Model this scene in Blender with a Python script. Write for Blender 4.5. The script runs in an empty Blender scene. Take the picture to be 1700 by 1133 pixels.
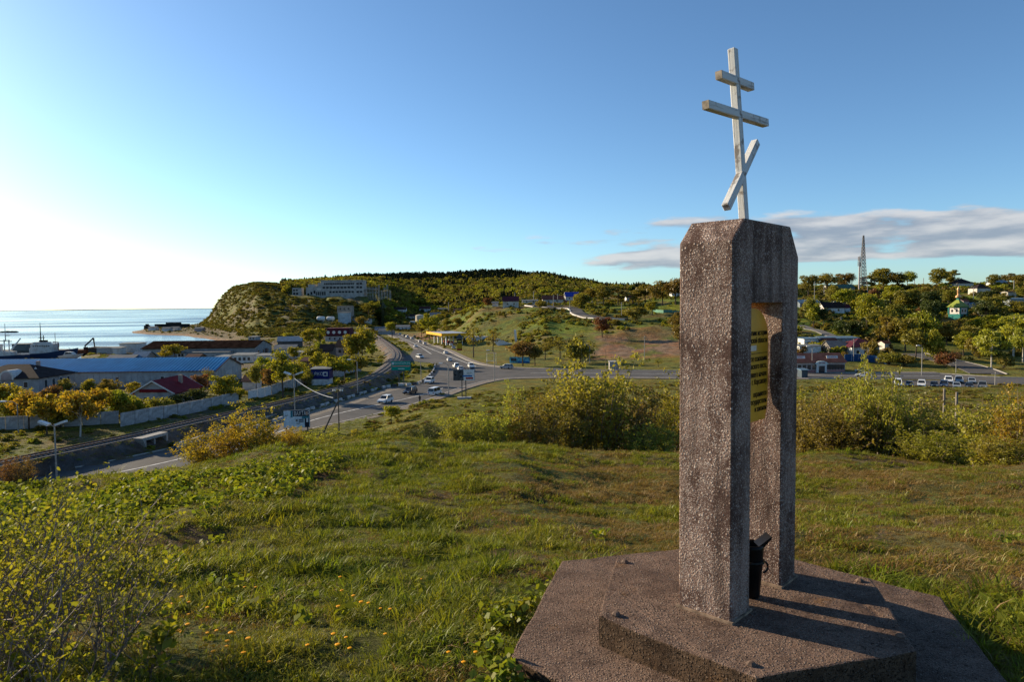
import bpy, bmesh, math, random
import numpy as np
from mathutils import Matrix, Vector
from math import radians, sin, cos, pi, tan, atan2

sc = bpy.context.scene
COL = sc.collection
# ------------------------------------------------------------------ camera, sky, sun, exposure
F = 1133.3; EYE = 25.0
cam = bpy.data.cameras.new('Camera'); camo = bpy.data.objects.new('Camera', cam); COL.objects.link(camo)
cam.sensor_width = 36.0; cam.lens = 24.0; cam.clip_start = 0.05; cam.clip_end = 90000.0
PITCH = math.atan((566.5 - 506.3) / F); ROLL = radians(-0.6)
CR = Matrix.Rotation(pi/2 - PITCH, 3, 'X') @ Matrix.Rotation(ROLL, 3, 'Z')
camo.matrix_world = Matrix.Translation((0, 0, EYE)) @ CR.to_4x4()
sc.camera = camo
SUN_AZ = radians(-59.5)      # left of the view direction (+Y)
SUN_EL = radians(18.0)
w = bpy.data.worlds.new('World'); sc.world = w; w.use_nodes = True
nt = w.node_tree; nt.nodes.clear()
def N(nt, t, **k):
    n = nt.nodes.new(t)
    for a, b in k.items():
        if a.startswith('i_'): n.inputs[a[2:].replace('_', ' ')].default_value = b
        else: setattr(n, a, b)
    return n
def L(nt, a, b): nt.links.new(a, b)
def M(nt, op, a, b=None, clamp=False):
    n = nt.nodes.new('ShaderNodeMath'); n.operation = op; n.use_clamp = clamp
    for i, v in enumerate((a, b)):
        if v is None: continue
        if isinstance(v, (int, float)): n.inputs[i].default_value = v
        else: nt.links.new(v, n.inputs[i])
    return n.outputs[0]
def MIX(nt, f, a, b, mode='MIX'):
    n = nt.nodes.new('ShaderNodeMix'); n.data_type = 'RGBA'; n.blend_type = mode
    for s, v in ((n.inputs[0], f), (n.inputs[6], a), (n.inputs[7], b)):
        if isinstance(v, (int, float)): s.default_value = v
        elif isinstance(v, tuple): s.default_value = (*v, 1) if len(v) == 3 else v
        else: nt.links.new(v, s)
    return n.outputs[2]
def RAMP(nt, f, p0, p1):
    n = nt.nodes.new('ShaderNodeMapRange'); n.interpolation_type = 'SMOOTHSTEP'
    nt.links.new(f, n.inputs[0]); n.inputs[1].default_value = p0; n.inputs[2].default_value = p1
    return n.outputs[0]
sky = N(nt, 'ShaderNodeTexSky', sky_type='NISHITA', sun_disc=False)
sky.sun_elevation = SUN_EL; sky.sun_rotation = SUN_AZ; sky.altitude = 0; sky.air_density = 0.80; sky.dust_density = 0.45; sky.ozone_density = 1.9
tc = N(nt, 'ShaderNodeTexCoord'); sep = N(nt, 'ShaderNodeSeparateXYZ'); L(nt, tc.outputs['Generated'], sep.inputs[0])
dx, dy, dz = sep.outputs
def cloud_noise(off, sx, sz, scale):
    c = N(nt, 'ShaderNodeCombineXYZ')
    L(nt, M(nt, 'MULTIPLY', dx, sx), c.inputs[0]); L(nt, M(nt, 'MULTIPLY', dy, sx), c.inputs[1]); L(nt, M(nt, 'ADD', M(nt, 'MULTIPLY', dz, sz), off), c.inputs[2])
    n = N(nt, 'ShaderNodeTexNoise'); n.inputs['Scale'].default_value = scale; n.inputs['Detail'].default_value = 7; n.inputs['Roughness'].default_value = 0.52
    L(nt, c.outputs[0], n.inputs['Vector']); return n.outputs[0]
n1 = cloud_noise(2.7, 1.0, 5.2, 5.6); n2 = cloud_noise(2.76, 1.0, 5.2, 5.6)
band = M(nt, 'MULTIPLY', RAMP(nt, dz, 0.030, 0.062), M(nt, 'SUBTRACT', 1.0, RAMP(nt, dz, 0.085, 0.165)))
side = RAMP(nt, dx, -0.15, 0.40)                 # the cloud bank lies to the east, away from the sun
dens = M(nt, 'MULTIPLY', band, M(nt, 'ADD', 0.22, M(nt, 'MULTIPLY', side, 0.78)))
thr = M(nt, 'SUBTRACT', 0.76, M(nt, 'MULTIPLY', dens, 0.39))
mask = RAMP(nt, M(nt, 'SUBTRACT', n1, thr), 0.0, 0.10)
light = RAMP(nt, M(nt, 'SUBTRACT', n1, n2), -0.10, 0.16)
ccol = MIX(nt, light, (1.9, 2.15, 2.65), (4.3, 4.2, 4.2))
skyc = MIX(nt, 1.0, sky.outputs[0], (0.82, 1.02, 1.12), 'MULTIPLY')      # cool white balance of the clear evening sky
gm = N(nt, 'ShaderNodeGamma'); L(nt, MIX(nt, 1.0, skyc, (.1, .1, .1), 'MULTIPLY'), gm.inputs[0]); gm.inputs[1].default_value = 1.06
skyc = MIX(nt, 1.0, gm.outputs[0], (10., 10., 10.), 'MULTIPLY')
fin = MIX(nt, M(nt, 'MULTIPLY', mask, 0.85), skyc, ccol)
bg = N(nt, 'ShaderNodeBackground'); bg.inputs[1].default_value = 0.086
wo = N(nt, 'ShaderNodeOutputWorld'); L(nt, fin, bg.inputs[0]); L(nt, bg.outputs[0], wo.inputs[0])
sun = bpy.data.lights.new('Sun', 'SUN'); sun.energy = 5.0; sun.angle = radians(0.55); sun.color = (1.0, 0.83, 0.58)
suno = bpy.data.objects.new('Sun', sun); COL.objects.link(suno)
sdir = Vector((sin(SUN_AZ) * cos(SUN_EL), cos(SUN_AZ) * cos(SUN_EL), sin(SUN_EL)))
suno.rotation_euler = sdir.to_track_quat('Z', 'Y').to_euler(); suno.location = sdir * 200
sc.view_settings.view_transform = 'Standard'; sc.view_settings.look = 'None'
sc.view_settings.exposure = 0.95; sc.view_settings.gamma = 1.0
sc.cycles.max_bounces = 6; sc.cycles.transparent_max_bounces = 6; sc.cycles.caustics_reflective = False; sc.cycles.caustics_refractive = False

# ------------------------------------------------------------------ helpers
CRn = np.array(CR)
def ray(px, py): return CRn @ np.array([(px - 850) / F, -(py - 566.5) / F, -1.0])
def PZ(px, py, z):
    d = ray(px, py); t = (z - EYE) / d[2]; return Vector((d[0]*t, d[1]*t, z))
def PY(px, py, Y):
    d = ray(px, py); t = Y / d[1]; return Vector((d[0]*t, Y, EYE + d[2]*t))
def XY(px, Y): return ((px - 850) / F * Y, Y)
def bw_hash(ix, iy, s):
    h = (ix.astype(np.int64) * 374761393 + iy.astype(np.int64) * 668265263 + s * 974711) & 0xffffffff
    h = ((h ^ (h >> 13)) * 1274126177) & 0xffffffff
    return ((h ^ (h >> 16)) & 0xffff) / 65535.0
def vnoise(x, y, s=0):
    ix = np.floor(x); iy = np.floor(y); fx = x - ix; fy = y - iy
    fx = fx*fx*(3-2*fx); fy = fy*fy*(3-2*fy)
    a = bw_hash(ix, iy, s); b = bw_hash(ix+1, iy, s); c = bw_hash(ix, iy+1, s); d = bw_hash(ix+1, iy+1, s)
    return (a*(1-fx)+b*fx)*(1-fy)+(c*(1-fx)+d*fx)*fy
def fbm(x, y, s=0, o=4):
    v = 0; a = 0.5; t = 0
    for i in range(o): v = v + a*vnoise(x*2**i+i*17.3, y*2**i-i*9.1, s+i); t += a; a *= .5
    return v/t
def sstep(a, b, x):
    t = np.clip((x-a)/(b-a), 0, 1); return t*t*(3-2*t)

NEAR = [(0.3, 23.38), (2, 23.2), (4, 22.95), (6, 22.62), (8, 22.25)]
NP = {-350: [(14,21.4),(20,19.2),(40,12),(70,5),(84,2.9)], 0: [(14,21.5),(20,19.2),(40,12),(70,5),(82,2.9)], 150: [(15,21.25),(20,19.5),(40,12.4),(72,5),(86,2.9)],
      280: [(16,21.25),(22,19.4),(40,13.5),(75,5),(92,2.9)], 450: [(18,21.24),(26,19),(50,11.5),(95,3.6),(108,2.9)],
      620: [(22,20.86),(40,15.8),(80,7.6),(110,4),(125,2.9)], 740: [(22,20.55),(40,17),(60,13.6),(90,9.3),(120,6),(150,3.7),(160,2.9)],
      850: [(22,20.5),(40,16.6),(70,11.4),(110,6.7),(150,4.1),(178,2.9)], 1000: [(25,19.6),(40,16),(70,11),(110,6.7),(150,4.2),(192,2.9)],
      1400: [(25,19.4),(40,15.8),(70,10.5),(110,6.5),(150,4.3),(180,3.2),(190,2.9)], 1700: [(20,20.1),(40,15),(70,10),(110,6.3),(150,4.3),(175,3.2),(185,2.9)],
      2500: [(20,20.1),(40,15),(70,10),(110,6.3),(150,4.3),(175,3.2),(185,2.9)]}
SEA = [(40000, -3)]
FP = {-350: [(120,3.2),(318,2.4),(322,-2)], 0: [(120,3.2),(318,2.4),(322,-2)], 126: [(120,3.2),(318,2.4),(322,-2)], 142: [(120,3.2),(385,2.4),(390,-2)], 200: [(120,3.2),(405,2.4),(410,-2)],
      222: [(120,3.2),(405,2.4),(410,-2),(660,-2),(690,.4),(760,.4),(800,-2)],
      260: [(120,3.2),(405,2.4),(410,-2),(620,-2),(660,1.5),(800,3.2),(880,2),(910,-2)],
      300: [(120,3.2),(415,2.4),(420,-1.5),(600,-1.5),(640,1.5),(900,3.2),(960,-2)],
      335: [(120,3.2),(415,2.4),(425,-1),(550,-1),(590,1.5),(800,3.5),(950,3.5),(1010,-2)],
      352: [(120,3.2),(425,2.5),(436,-.8),(520,-.8),(555,1.2),(700,3),(830,5),(890,13),(960,20),(1100,0),(1150,-2)],
      372: [(120,3.2),(440,2.5),(452,-.5),(500,-.5),(520,1),(690,4),(780,17),(860,33),(930,42),(1000,40),(1200,0),(1300,-2)],
      395: [(120,3.2),(480,2.6),(600,3.6),(680,16),(760,34),(850,48),(950,55),(1050,54),(1400,0),(1500,-2)],
      430: [(120,3.2),(480,3.2),(560,12),(640,27),(720,41),(800,51),(900,58),(1050,57),(1500,20),(1800,-2)],
      500: [(130,3.2),(470,3.6),(560,13),(640,27),(695,35.5),(760,37),(850,45),(950,54),(1100,61),(1400,40),(2500,-2)],
      600: [(140,3.1),(520,3.4),(600,10),(670,28),(700,35.7),(760,37),(850,48),(1000,62),(1150,69),(1500,60),(3500,-2)],
      634: [(150,3),(540,3.2),(600,8),(668,25),(705,35),(765,36.6),(850,44),(1000,58),(1180,72),(1500,66),(4500,-2)],
      655: [(160,3),(560,3),(640,7),(720,20),(780,27),(850,32),(1000,51),(1200,75),(1500,70),(5000,-2)],
      700: [(200,2.9),(560,3),(700,8),(850,22),(1000,44),(1200,76),(1500,72),(6000,-2)],
      760: [(300,2.9),(420,3),(460,7),(520,14),(580,17),(700,15),(850,24),(1000,44),(1200,77),(1500,74),(8000,20)],
      800: [(345,2.9),(385,3.2),(420,12),(452,20),(475,24.3),(540,24),(640,17),(800,26),(1000,50),(1200,78),(1500,74),(8000,20)],
      850: [(300,2.9),(350,3.6),(390,12),(430,20),(460,24.4),(540,25),(640,20),(800,30),(1000,52),(1200,78),(1500,75),(8000,30)],
      900: [(255,2.9),(290,3.3),(330,8.7),(380,16.5),(430,22.3),(480,24.6),(600,25),(800,42),(1050,67),(1300,68),(8000,30)],
      1000: [(240,2.9),(262,3.2),(285,5.6),(320,11.5),(370,16.3),(420,20.6),(500,26),(620,29),(800,38),(1000,47),(1300,50),(8000,40)],
      1130: [(240,2.9),(256,4),(290,7.8),(340,13.5),(430,22.2),(520,32),(600,34),(900,40),(8000,50)],
      1330: [(214,2.9),(240,5.2),(290,9.4),(350,15.5),(430,25),(520,33),(640,35),(900,36),(8000,50)],
      1500: [(222,2.9),(240,3.7),(270,5.4),(320,10.4),(390,17.5),(480,28),(560,34.5),(680,36),(900,36),(8000,45)],
      1700: [(222,2.9),(240,3.4),(300,8),(380,16.8),(480,30),(600,36.5),(700,37),(900,37),(8000,45)],
      2500: [(222,2.9),(240,3.4),(300,8),(380,16.8),(480,30),(600,36.5),(700,37),(900,37),(8000,45)]}
LY = np.linspace(math.log(0.2), math.log(45000), 900)
def col_tab(d, first=()):
    ks = sorted(d); rows = []
    for k in ks:
        p = list(first) + list(d[k]); ys = np.log([a for a, b in p]); zs = [b for a, b in p]
        rows.append(np.interp(LY, ys, zs))
    return np.array(ks, float), np.array(rows)
PXG = np.arange(-350, 2501, 4.0)
def expand(ks, rows):
    out = np.empty((len(PXG), rows.shape[1]))
    for j in range(rows.shape[1]): out[:, j] = np.interp(PXG, ks, rows[:, j])
    return out
_n = expand(*col_tab(NP, NEAR)); 
_fd = {}
for k, v in FP.items(): _fd[k] = [(60, v[0][1] if v[0][1] < 3.3 else 2.9)] + v
_f = expand(*col_tab(_fd))
nend = np.interp(PXG, sorted(NP), [NP[k][-1][0] for k in sorted(NP)])
TAB = np.where(LY[None, :] < np.log(nend)[:, None], np.maximum(_n, 2.9), _f)
def smooth(a, n, ax):
    k = np.hanning(n+2)[1:-1]; k /= k.sum(); pad = [(0, 0), (0, 0)]; pad[ax] = (n//2, n//2)
    return np.apply_along_axis(lambda r: np.convolve(r, k, 'valid'), ax, np.pad(a, pad, mode='edge'))
TAB = smooth(smooth(TAB, 7, 1), 7, 0)
# road outline (pixels on the valley floor) and railway line
ROAD_PX = [(-150,838),(0,803),(99,782),(200,763),(280,746),(420,713),(480,693),(560,668),(600,656),(646,642.6),(679,641),(699,637.6),(713,626),(720,616.5),(722,606),(714,602.5),(686,600),(660,599.5),(655,591),(680,590),(687,581),(679,573),(654,561),(640,555),(622,547.5),(610,541.5),
           (621,540.5),(640,546),(652,551),(665,556),(685,562.5),(702,568.5),(740,581),(757,590),(788,604.5),(838,611.5),(946,614),(1132,616),(1340,618),(1425,620.5),(1510,620),(1560,620),(1640,626),(1700,628),(1820,632),(1900,634),
           (1900,654),(1800,648),(1700,642),(1645,640),(1600,631),(1476,629.5),(1340,628.5),(1132,628),(1000,626.5),(860,627),(812,631),(762,645),(741,653),(697,669),(632,687),(517,713),(400,750),(280,790),(150,833),(0,880),(-150,930)]
ROAD = np.array([PZ(a, b, 3.0)[:2] for a, b in ROAD_PX])
PARK_PX = [(1478,632),(1500,631.5),(1598,632),(1640,641),(1648,645.5),(1560,646.5),(1484,644)]
PARK = np.array([PZ(a, b, 3.0)[:2] for a, b in PARK_PX])
RAIL_PX = [(-120,795),(0,768),(85,751),(226,722),(306,702),(412,680.6),(488,663),(547,647),(594,635.5),(630,619.5),(648,606),(660,593),(658,584),(646.6,574),(636,566),(622,556),(606,549),(590,545)]
RAILZ = 5.1
RAIL = np.array([PZ(a, b, RAILZ)[:2] for a, b in RAIL_PX])
def resample(P, step, it=3):
    P = np.array(P, float)
    for _ in range(it):
        Q = [P[0]]
        for a, b in zip(P[:-1], P[1:]): Q += [a*.75+b*.25, a*.25+b*.75]
        Q.append(P[-1]); P = np.array(Q)
    d = np.r_[0, np.cumsum(np.linalg.norm(np.diff(P, axis=0), axis=1))]
    n = max(2, int(d[-1]/step)); s = np.linspace(0, d[-1], n+1)
    return np.c_[tuple(np.interp(s, d, P[:, i]) for i in range(P.shape[1]))]
RAILC = resample(RAIL, 6)
def pdist(x, y, P):
    best = np.full(x.shape, 1e9)
    for a, b in zip(P[:-1], P[1:]):
        ab = b-a; t = np.clip(((x-a[0])*ab[0]+(y-a[1])*ab[1])/max(ab@ab, 1e-9), 0, 1)
        best = np.minimum(best, (x-a[0]-t*ab[0])**2+(y-a[1]-t*ab[1])**2)
    return np.sqrt(best)
def inpoly(x, y, P):
    r = np.zeros(x.shape, bool)
    for a, b in zip(P, np.roll(P, -1, axis=0)):
        c = ((a[1] > y) != (b[1] > y)); r ^= c & (x < (b[0]-a[0])*(y-a[1])/(b[1]-a[1]+1e-12)+a[0])
    return r
AZL = radians(50)
def height(x, y, flat=True):
    x = np.asarray(x, float); y = np.asarray(y, float)
    r = np.hypot(x, y)+1e-6; az = np.arctan2(x, y); ac = np.clip(az, -AZL, AZL)
    px = 850+F*np.tan(ac); Y = np.clip(r*np.cos(ac), .21, 44000)
    fi = np.clip((px-PXG[0])/4, 0, len(PXG)-1.001); fj = (np.log(Y)-LY[0])/(LY[1]-LY[0])
    i = fi.astype(int); j = np.clip(fj.astype(int), 0, len(LY)-2); u = fi-i; v = fj-j
    z = (TAB[i, j]*(1-v)+TAB[i, j+1]*v)*(1-u)+(TAB[i+1, j]*(1-v)+TAB[i+1, j+1]*v)*u
    nb = (1-sstep(60, 120, r))
    bump = (fbm(x*.9, y*.9, 3, 3)-.5)*.30*sstep(1.2, 4, r)+(fbm(x*.23, y*.23, 9, 2)-.58)*.40*sstep(4, 14, r)
    pad = sstep(1.5, 2.6, np.hypot(x-1.375, y-4.03)); z = z+nb*bump*pad
    hm = sstep(4.2, 12, z)*sstep(150, 260, r)
    z = z+hm*((fbm(x/38, y/38, 21, 4)-.5)*7.5*sstep(250, 700, r)+(fbm(x/14, y/14, 5, 3)-.5)*3.2)
    ero = np.abs(fbm((x+y*.35)/22, (y-x*.2)/90, 31, 3)-.5)*2          # gullies down the headland face
    z = z-sstep(5, 14, z)*(1-sstep(36, 46, z))*sstep(430, 560, r)*(1-sstep(1000, 1100, r))*sstep(-.02, -.12, az)*(1-np.minimum(ero*3, 1))*3.2
    if flat:
        far = (r > 70) & (r < 900)
        if np.any(far):
            xf, yf = x[far], y[far]; zf = z[far]
            inr = inpoly(xf, yf, ROAD) | inpoly(xf, yf, PARK)
            zf = np.where(inr, np.minimum(zf, 2.9), zf)
            dr = pdist(xf, yf, RAILC)
            zf = np.where(~inr, np.maximum(zf, np.minimum(RAILZ-.25, RAILZ-.25-(dr-2.6)/1.3)), zf)
            z[far] = zf
    return z
def H(x, y): return float(height(np.array([x]), np.array([y]))[0])
_T = 30*1.004**np.arange(0, 1250)
def G(px, py, dmin=30, sink=0.0):
    d = ray(px, py); t = _T[_T > dmin] if dmin != 30 else _T
    x, y, z = d[0]*t, d[1]*t, EYE+d[2]*t
    h = height(x, y); k = np.argmax(z < h) if np.any(z < h) else len(t)-1
    k = max(k, 1); a = (z[k-1]-h[k-1]); b = (z[k]-h[k]); u = a/(a-b+1e-9); u = min(max(u, 0), 1)
    tt = t[k-1]+(t[k]-t[k-1])*u
    return Vector((d[0]*tt, d[1]*tt, H(d[0]*tt, d[1]*tt)-sink))
def GY(px, Y, sink=0.0):
    x, y = XY(px, Y); return Vector((x, y, H(x, y)-sink))
def ppm(p): return F/p.y                     # photo pixels per metre there

# ------------------------------------------------------------------ materials
MATS = {}
def mat(name, col, rough=.8, var=.18, scale=4, bump=0., metal=0., spec=.12, obj_rand=0., dirt=None, dirt_s=.6, coord='Object', emit=None):
    if name in MATS: return MATS[name]
    m = bpy.data.materials.new(name); m.use_nodes = True; nt = m.node_tree; b = nt.nodes['Principled BSDF']
    b.inputs['Roughness'].default_value = rough; b.inputs['Metallic'].default_value = metal; b.inputs['Specular IOR Level'].default_value = spec
    tc = N(nt, 'ShaderNodeTexCoord'); n = N(nt, 'ShaderNodeTexNoise'); n.inputs['Scale'].default_value = scale; n.inputs['Detail'].default_value = 6; n.inputs['Roughness'].default_value = .65
    L(nt, tc.outputs[coord], n.inputs['Vector'])
    lo = tuple(c*(1-var*1.6) for c in col); hi = tuple(min(1, c*(1+var*1.4)) for c in col)
    c = MIX(nt, RAMP(nt, n.outputs[0], .28, .72), lo, hi)
    if dirt:
        n2 = N(nt, 'ShaderNodeTexNoise'); n2.inputs['Scale'].default_value = dirt_s; n2.inputs['Detail'].default_value = 8; n2.inputs['Roughness'].default_value = .7
        L(nt, tc.outputs[coord], n2.inputs['Vector']); c = MIX(nt, RAMP(nt, n2.outputs[0], .47, .68), c, dirt)
    if obj_rand:
        oi = N(nt, 'ShaderNodeObjectInfo'); hs = N(nt, 'ShaderNodeHueSaturation')
        hs.inputs['Hue'].default_value = .5; L(nt, M(nt, 'ADD', .5-obj_rand*.06, M(nt, 'MULTIPLY', oi.outputs['Random'], obj_rand*.12)), hs.inputs['Hue'])
        r2 = M(nt, 'FRACT', M(nt, 'MULTIPLY', oi.outputs['Random'], 7.31)); L(nt, M(nt, 'ADD', 1-obj_rand*.4, M(nt, 'MULTIPLY', r2, obj_rand*.8)), hs.inputs['Value'])
        L(nt, c, hs.inputs['Color']); c = hs.outputs[0]
    L(nt, c, b.inputs['Base Color'])
    if bump:
        bp = N(nt, 'ShaderNodeBump'); bp.inputs['Strength'].default_value = bump; bp.inputs['Distance'].default_value = .02
        L(nt, n.outputs[0], bp.inputs['Height']); L(nt, bp.outputs[0], b.inputs['Normal'])
    if emit: b.inputs['Emission Color'].default_value = (*col, 1); b.inputs['Emission Strength'].default_value = emit
    MATS[name] = m; return m
def leaf_mat(name, col, col2, trans=.35, rand=.5, scale=.8):
    m = bpy.data.materials.new(name); m.use_nodes = True; nt = m.node_tree; nt.nodes.clear()
    o = N(nt, 'ShaderNodeOutputMaterial'); tc = N(nt, 'ShaderNodeTexCoord'); g = N(nt, 'ShaderNodeNewGeometry')
    n = N(nt, 'ShaderNodeTexNoise'); n.inputs['Scale'].default_value = scale; n.inputs['Detail'].default_value = 4; L(nt, g.outputs['Position'], n.inputs['Vector'])
    c = MIX(nt, RAMP(nt, n.outputs[0], .35, .65), col, col2)
    hs = N(nt, 'ShaderNodeHueSaturation'); oi = N(nt, 'ShaderNodeObjectInfo')
    L(nt, M(nt, 'ADD', .5-rand*.045, M(nt, 'MULTIPLY', oi.outputs['Random'], rand*.09)), hs.inputs['Hue'])
    ri = M(nt, 'FRACT', M(nt, 'ADD', M(nt, 'MULTIPLY', oi.outputs['Random'], 5.7), M(nt, 'MULTIPLY', g.outputs['Random Per Island'], .9)))
    L(nt, M(nt, 'ADD', 1-rand*.45, M(nt, 'MULTIPLY', ri, rand*.9)), hs.inputs['Value']); L(nt, c, hs.inputs['Color'])
    d = N(nt, 'ShaderNodeBsdfDiffuse'); t = N(nt, 'ShaderNodeBsdfTranslucent'); L(nt, hs.outputs[0], d.inputs[0])
    L(nt, MIX(nt, 1.0, hs.outputs[0], (1.25, 1.2, .55), 'MULTIPLY'), t.inputs[0])
    mx = N(nt, 'ShaderNodeMixShader'); mx.inputs[0].default_value = trans; L(nt, d.outputs[0], mx.inputs[1]); L(nt, t.outputs[0], mx.inputs[2])
    gl = N(nt, 'ShaderNodeBsdfGlossy'); gl.inputs['Roughness'].default_value = .45; m2 = N(nt, 'ShaderNodeMixShader'); m2.inputs[0].default_value = .015
    L(nt, mx.outputs[0], m2.inputs[1]); L(nt, gl.outputs[0], m2.inputs[2]); L(nt, m2.outputs[0], o.inputs[0]); MATS[name] = m; return m

# ------------------------------------------------------------------ mesh building
class MB:
    def __init__(s): s.v = []; s.f = []
    def add(s, vs, fs):
        n = len(s.v); s.v += [tuple(map(float, p)) for p in vs]; s.f += [tuple(i+n for i in f) for f in fs]; return s
    def box(s, x0, x1, y0, y1, z0, z1):
        return s.add([(x0,y0,z0),(x1,y0,z0),(x1,y1,z0),(x0,y1,z0),(x0,y0,z1),(x1,y0,z1),(x1,y1,z1),(x0,y1,z1)],
                     [(3,2,1,0),(4,5,6,7),(0,1,5,4),(1,2,6,5),(2,3,7,6),(3,0,4,7)])
    def prism(s, poly, a, b, axis='y'):       # closed polygon in two axes, extruded along the third
        n = len(poly); f = {'y': lambda p, t: (p[0], t, p[1]), 'x': lambda p, t: (t, p[0], p[1]), 'z': lambda p, t: (p[0], p[1], t)}[axis]
        return s.add([f(p, a) for p in poly]+[f(p, b) for p in poly], [tuple(range(n))[::-1], tuple(range(n, 2*n))]+[(i, (i+1) % n, n+(i+1) % n, n+i) for i in range(n)])
    def tube(s, P, R, n=6, cap=True):
        P = [Vector(p) for p in P]
        if isinstance(R, (int, float)): R = [R]*len(P)
        base = len(s.v); fs = []
        for i, p in enumerate(P):
            t = (P[min(i+1, len(P)-1)]-P[max(i-1, 0)]).normalized(); q = t.to_track_quat('Z', 'Y')
            for k in range(n): s.v.append(tuple(p+q @ Vector((cos(2*pi*k/n)*R[i], sin(2*pi*k/n)*R[i], 0))))
        for i in range(len(P)-1):
            for k in range(n): fs.append((base+i*n+k, base+i*n+(k+1) % n, base+(i+1)*n+(k+1) % n, base+(i+1)*n+k))
        if cap: fs += [tuple(base+k for k in range(n))[::-1], tuple(base+(len(P)-1)*n+k for k in range(n))]
        s.f += fs; return s
    def lathe(s, prof, n=12, c=(0, 0, 0)):
        base = len(s.v)
        for r, z in prof:
            for k in range(n): s.v.append((c[0]+cos(2*pi*k/n)*r, c[1]+sin(2*pi*k/n)*r, c[2]+z))
        for i in range(len(prof)-1):
            for k in range(n): s.f.append((base+i*n+k, base+i*n+(k+1) % n, base+(i+1)*n+(k+1) % n, base+(i+1)*n+k))
        s.f += [tuple(base+k for k in range(n))[::-1], tuple(base+(len(prof)-1)*n+k for k in range(n))]; return s
    def quad(s, a, b, c, d): return s.add([a, b, c, d], [(0, 1, 2, 3)])
    def mesh(s, name, m, smooth=False):
        me = bpy.data.meshes.new(name); me.from_pydata(s.v, [], s.f); me.materials.append(m)
        if smooth: me.polygons.foreach_set('use_smooth', [True]*len(me.polygons))
        me.update(); return me
    def build(s, name, m, parent=None, smooth=False, loc=None):
        o = bpy.data.objects.new(name, s.mesh(name, m, smooth)); COL.objects.link(o)
        if parent: o.parent = parent
        if loc: o.location = loc
        return o
def bevel(o, w, seg=1):
    bm = bmesh.new(); bm.from_mesh(o.data); bmesh.ops.bevel(bm, geom=bm.edges[:], offset=w, segments=seg, affect='EDGES', profile=.7); bm.to_mesh(o.data); bm.free(); return o
def tag(o, label, cat, group=None):
    o['label'] = label; o['category'] = cat
    if group: o['group'] = group
    return o
def thing(name, label, cat, loc=(0, 0, 0), rz=0., group=None):
    o = bpy.data.objects.new(name, None); COL.objects.link(o); o.location = loc; o.rotation_euler = (0, 0, rz); o.empty_display_size = .2
    return tag(o, label, cat, group)
def struct(o, kind='structure', label=None):
    o['kind'] = kind
    if label: o['label'] = label
    return o
def np_mesh(name, V, Fc, m, smooth=False, attrs=None):
    V = np.asarray(V, np.float32); Fc = np.asarray(Fc, np.int32); me = bpy.data.meshes.new(name); k = Fc.shape[1]
    me.vertices.add(len(V)); me.vertices.foreach_set('co', V.ravel()); me.loops.add(Fc.size); me.loops.foreach_set('vertex_index', Fc.ravel())
    me.polygons.add(len(Fc)); me.polygons.foreach_set('loop_start', np.arange(0, Fc.size, k, dtype=np.int32)); me.polygons.foreach_set('loop_total', np.full(len(Fc), k, np.int32))
    if smooth: me.polygons.foreach_set('use_smooth', np.ones(len(Fc), bool))
    me.update(calc_edges=True); me.validate()
    if m: me.materials.append(m)
    for n, (t, d, a) in (attrs or {}).items():
        at = me.attributes.new(n, t, d); at.data.foreach_set({'FLOAT_COLOR': 'color', 'FLOAT_VECTOR': 'vector'}.get(t, 'value'), np.asarray(a).ravel())
    return me
def copy_thing(src, loc, rz=0., scale=None, label=None, group=None):
    r = src.copy(); COL.objects.link(r); r.location = loc; r.rotation_euler = (0, 0, rz)
    if scale is not None: r.scale = scale
    if label: r['label'] = label
    if group: r['group'] = group
    for ch in src.children:
        c = ch.copy(); COL.objects.link(c); c.parent = r
        for g in ch.children:
            d = g.copy(); COL.objects.link(d); d.parent = c
    return r
ORD = 'first second third fourth fifth sixth seventh eighth ninth tenth eleventh twelfth thirteenth fourteenth fifteenth sixteenth seventeenth eighteenth nineteenth twentieth twenty-first twenty-second twenty-third twenty-fourth twenty-fifth twenty-sixth twenty-seventh twenty-eighth twenty-ninth thirtieth'.split()
def text(name, s, size, m, parent, loc, rot=(pi/2, 0, 0), align='LEFT', ext=.004, w=None):
    c = bpy.data.curves.new(name, 'FONT'); c.body = s; c.size = size; c.extrude = ext; c.align_x = align; c.align_y = 'CENTER'; c.materials.append(m)
    c.resolution_u = 3
    tmp = bpy.data.objects.new(name, c); me = bpy.data.meshes.new_from_object(tmp); bpy.data.objects.remove(tmp)
    o = bpy.data.objects.new(name, me); COL.objects.link(o); o.parent = parent; o.location = loc; o.rotation_euler = rot
    if w: o.scale = (w, 1, 1)
    return o
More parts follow.
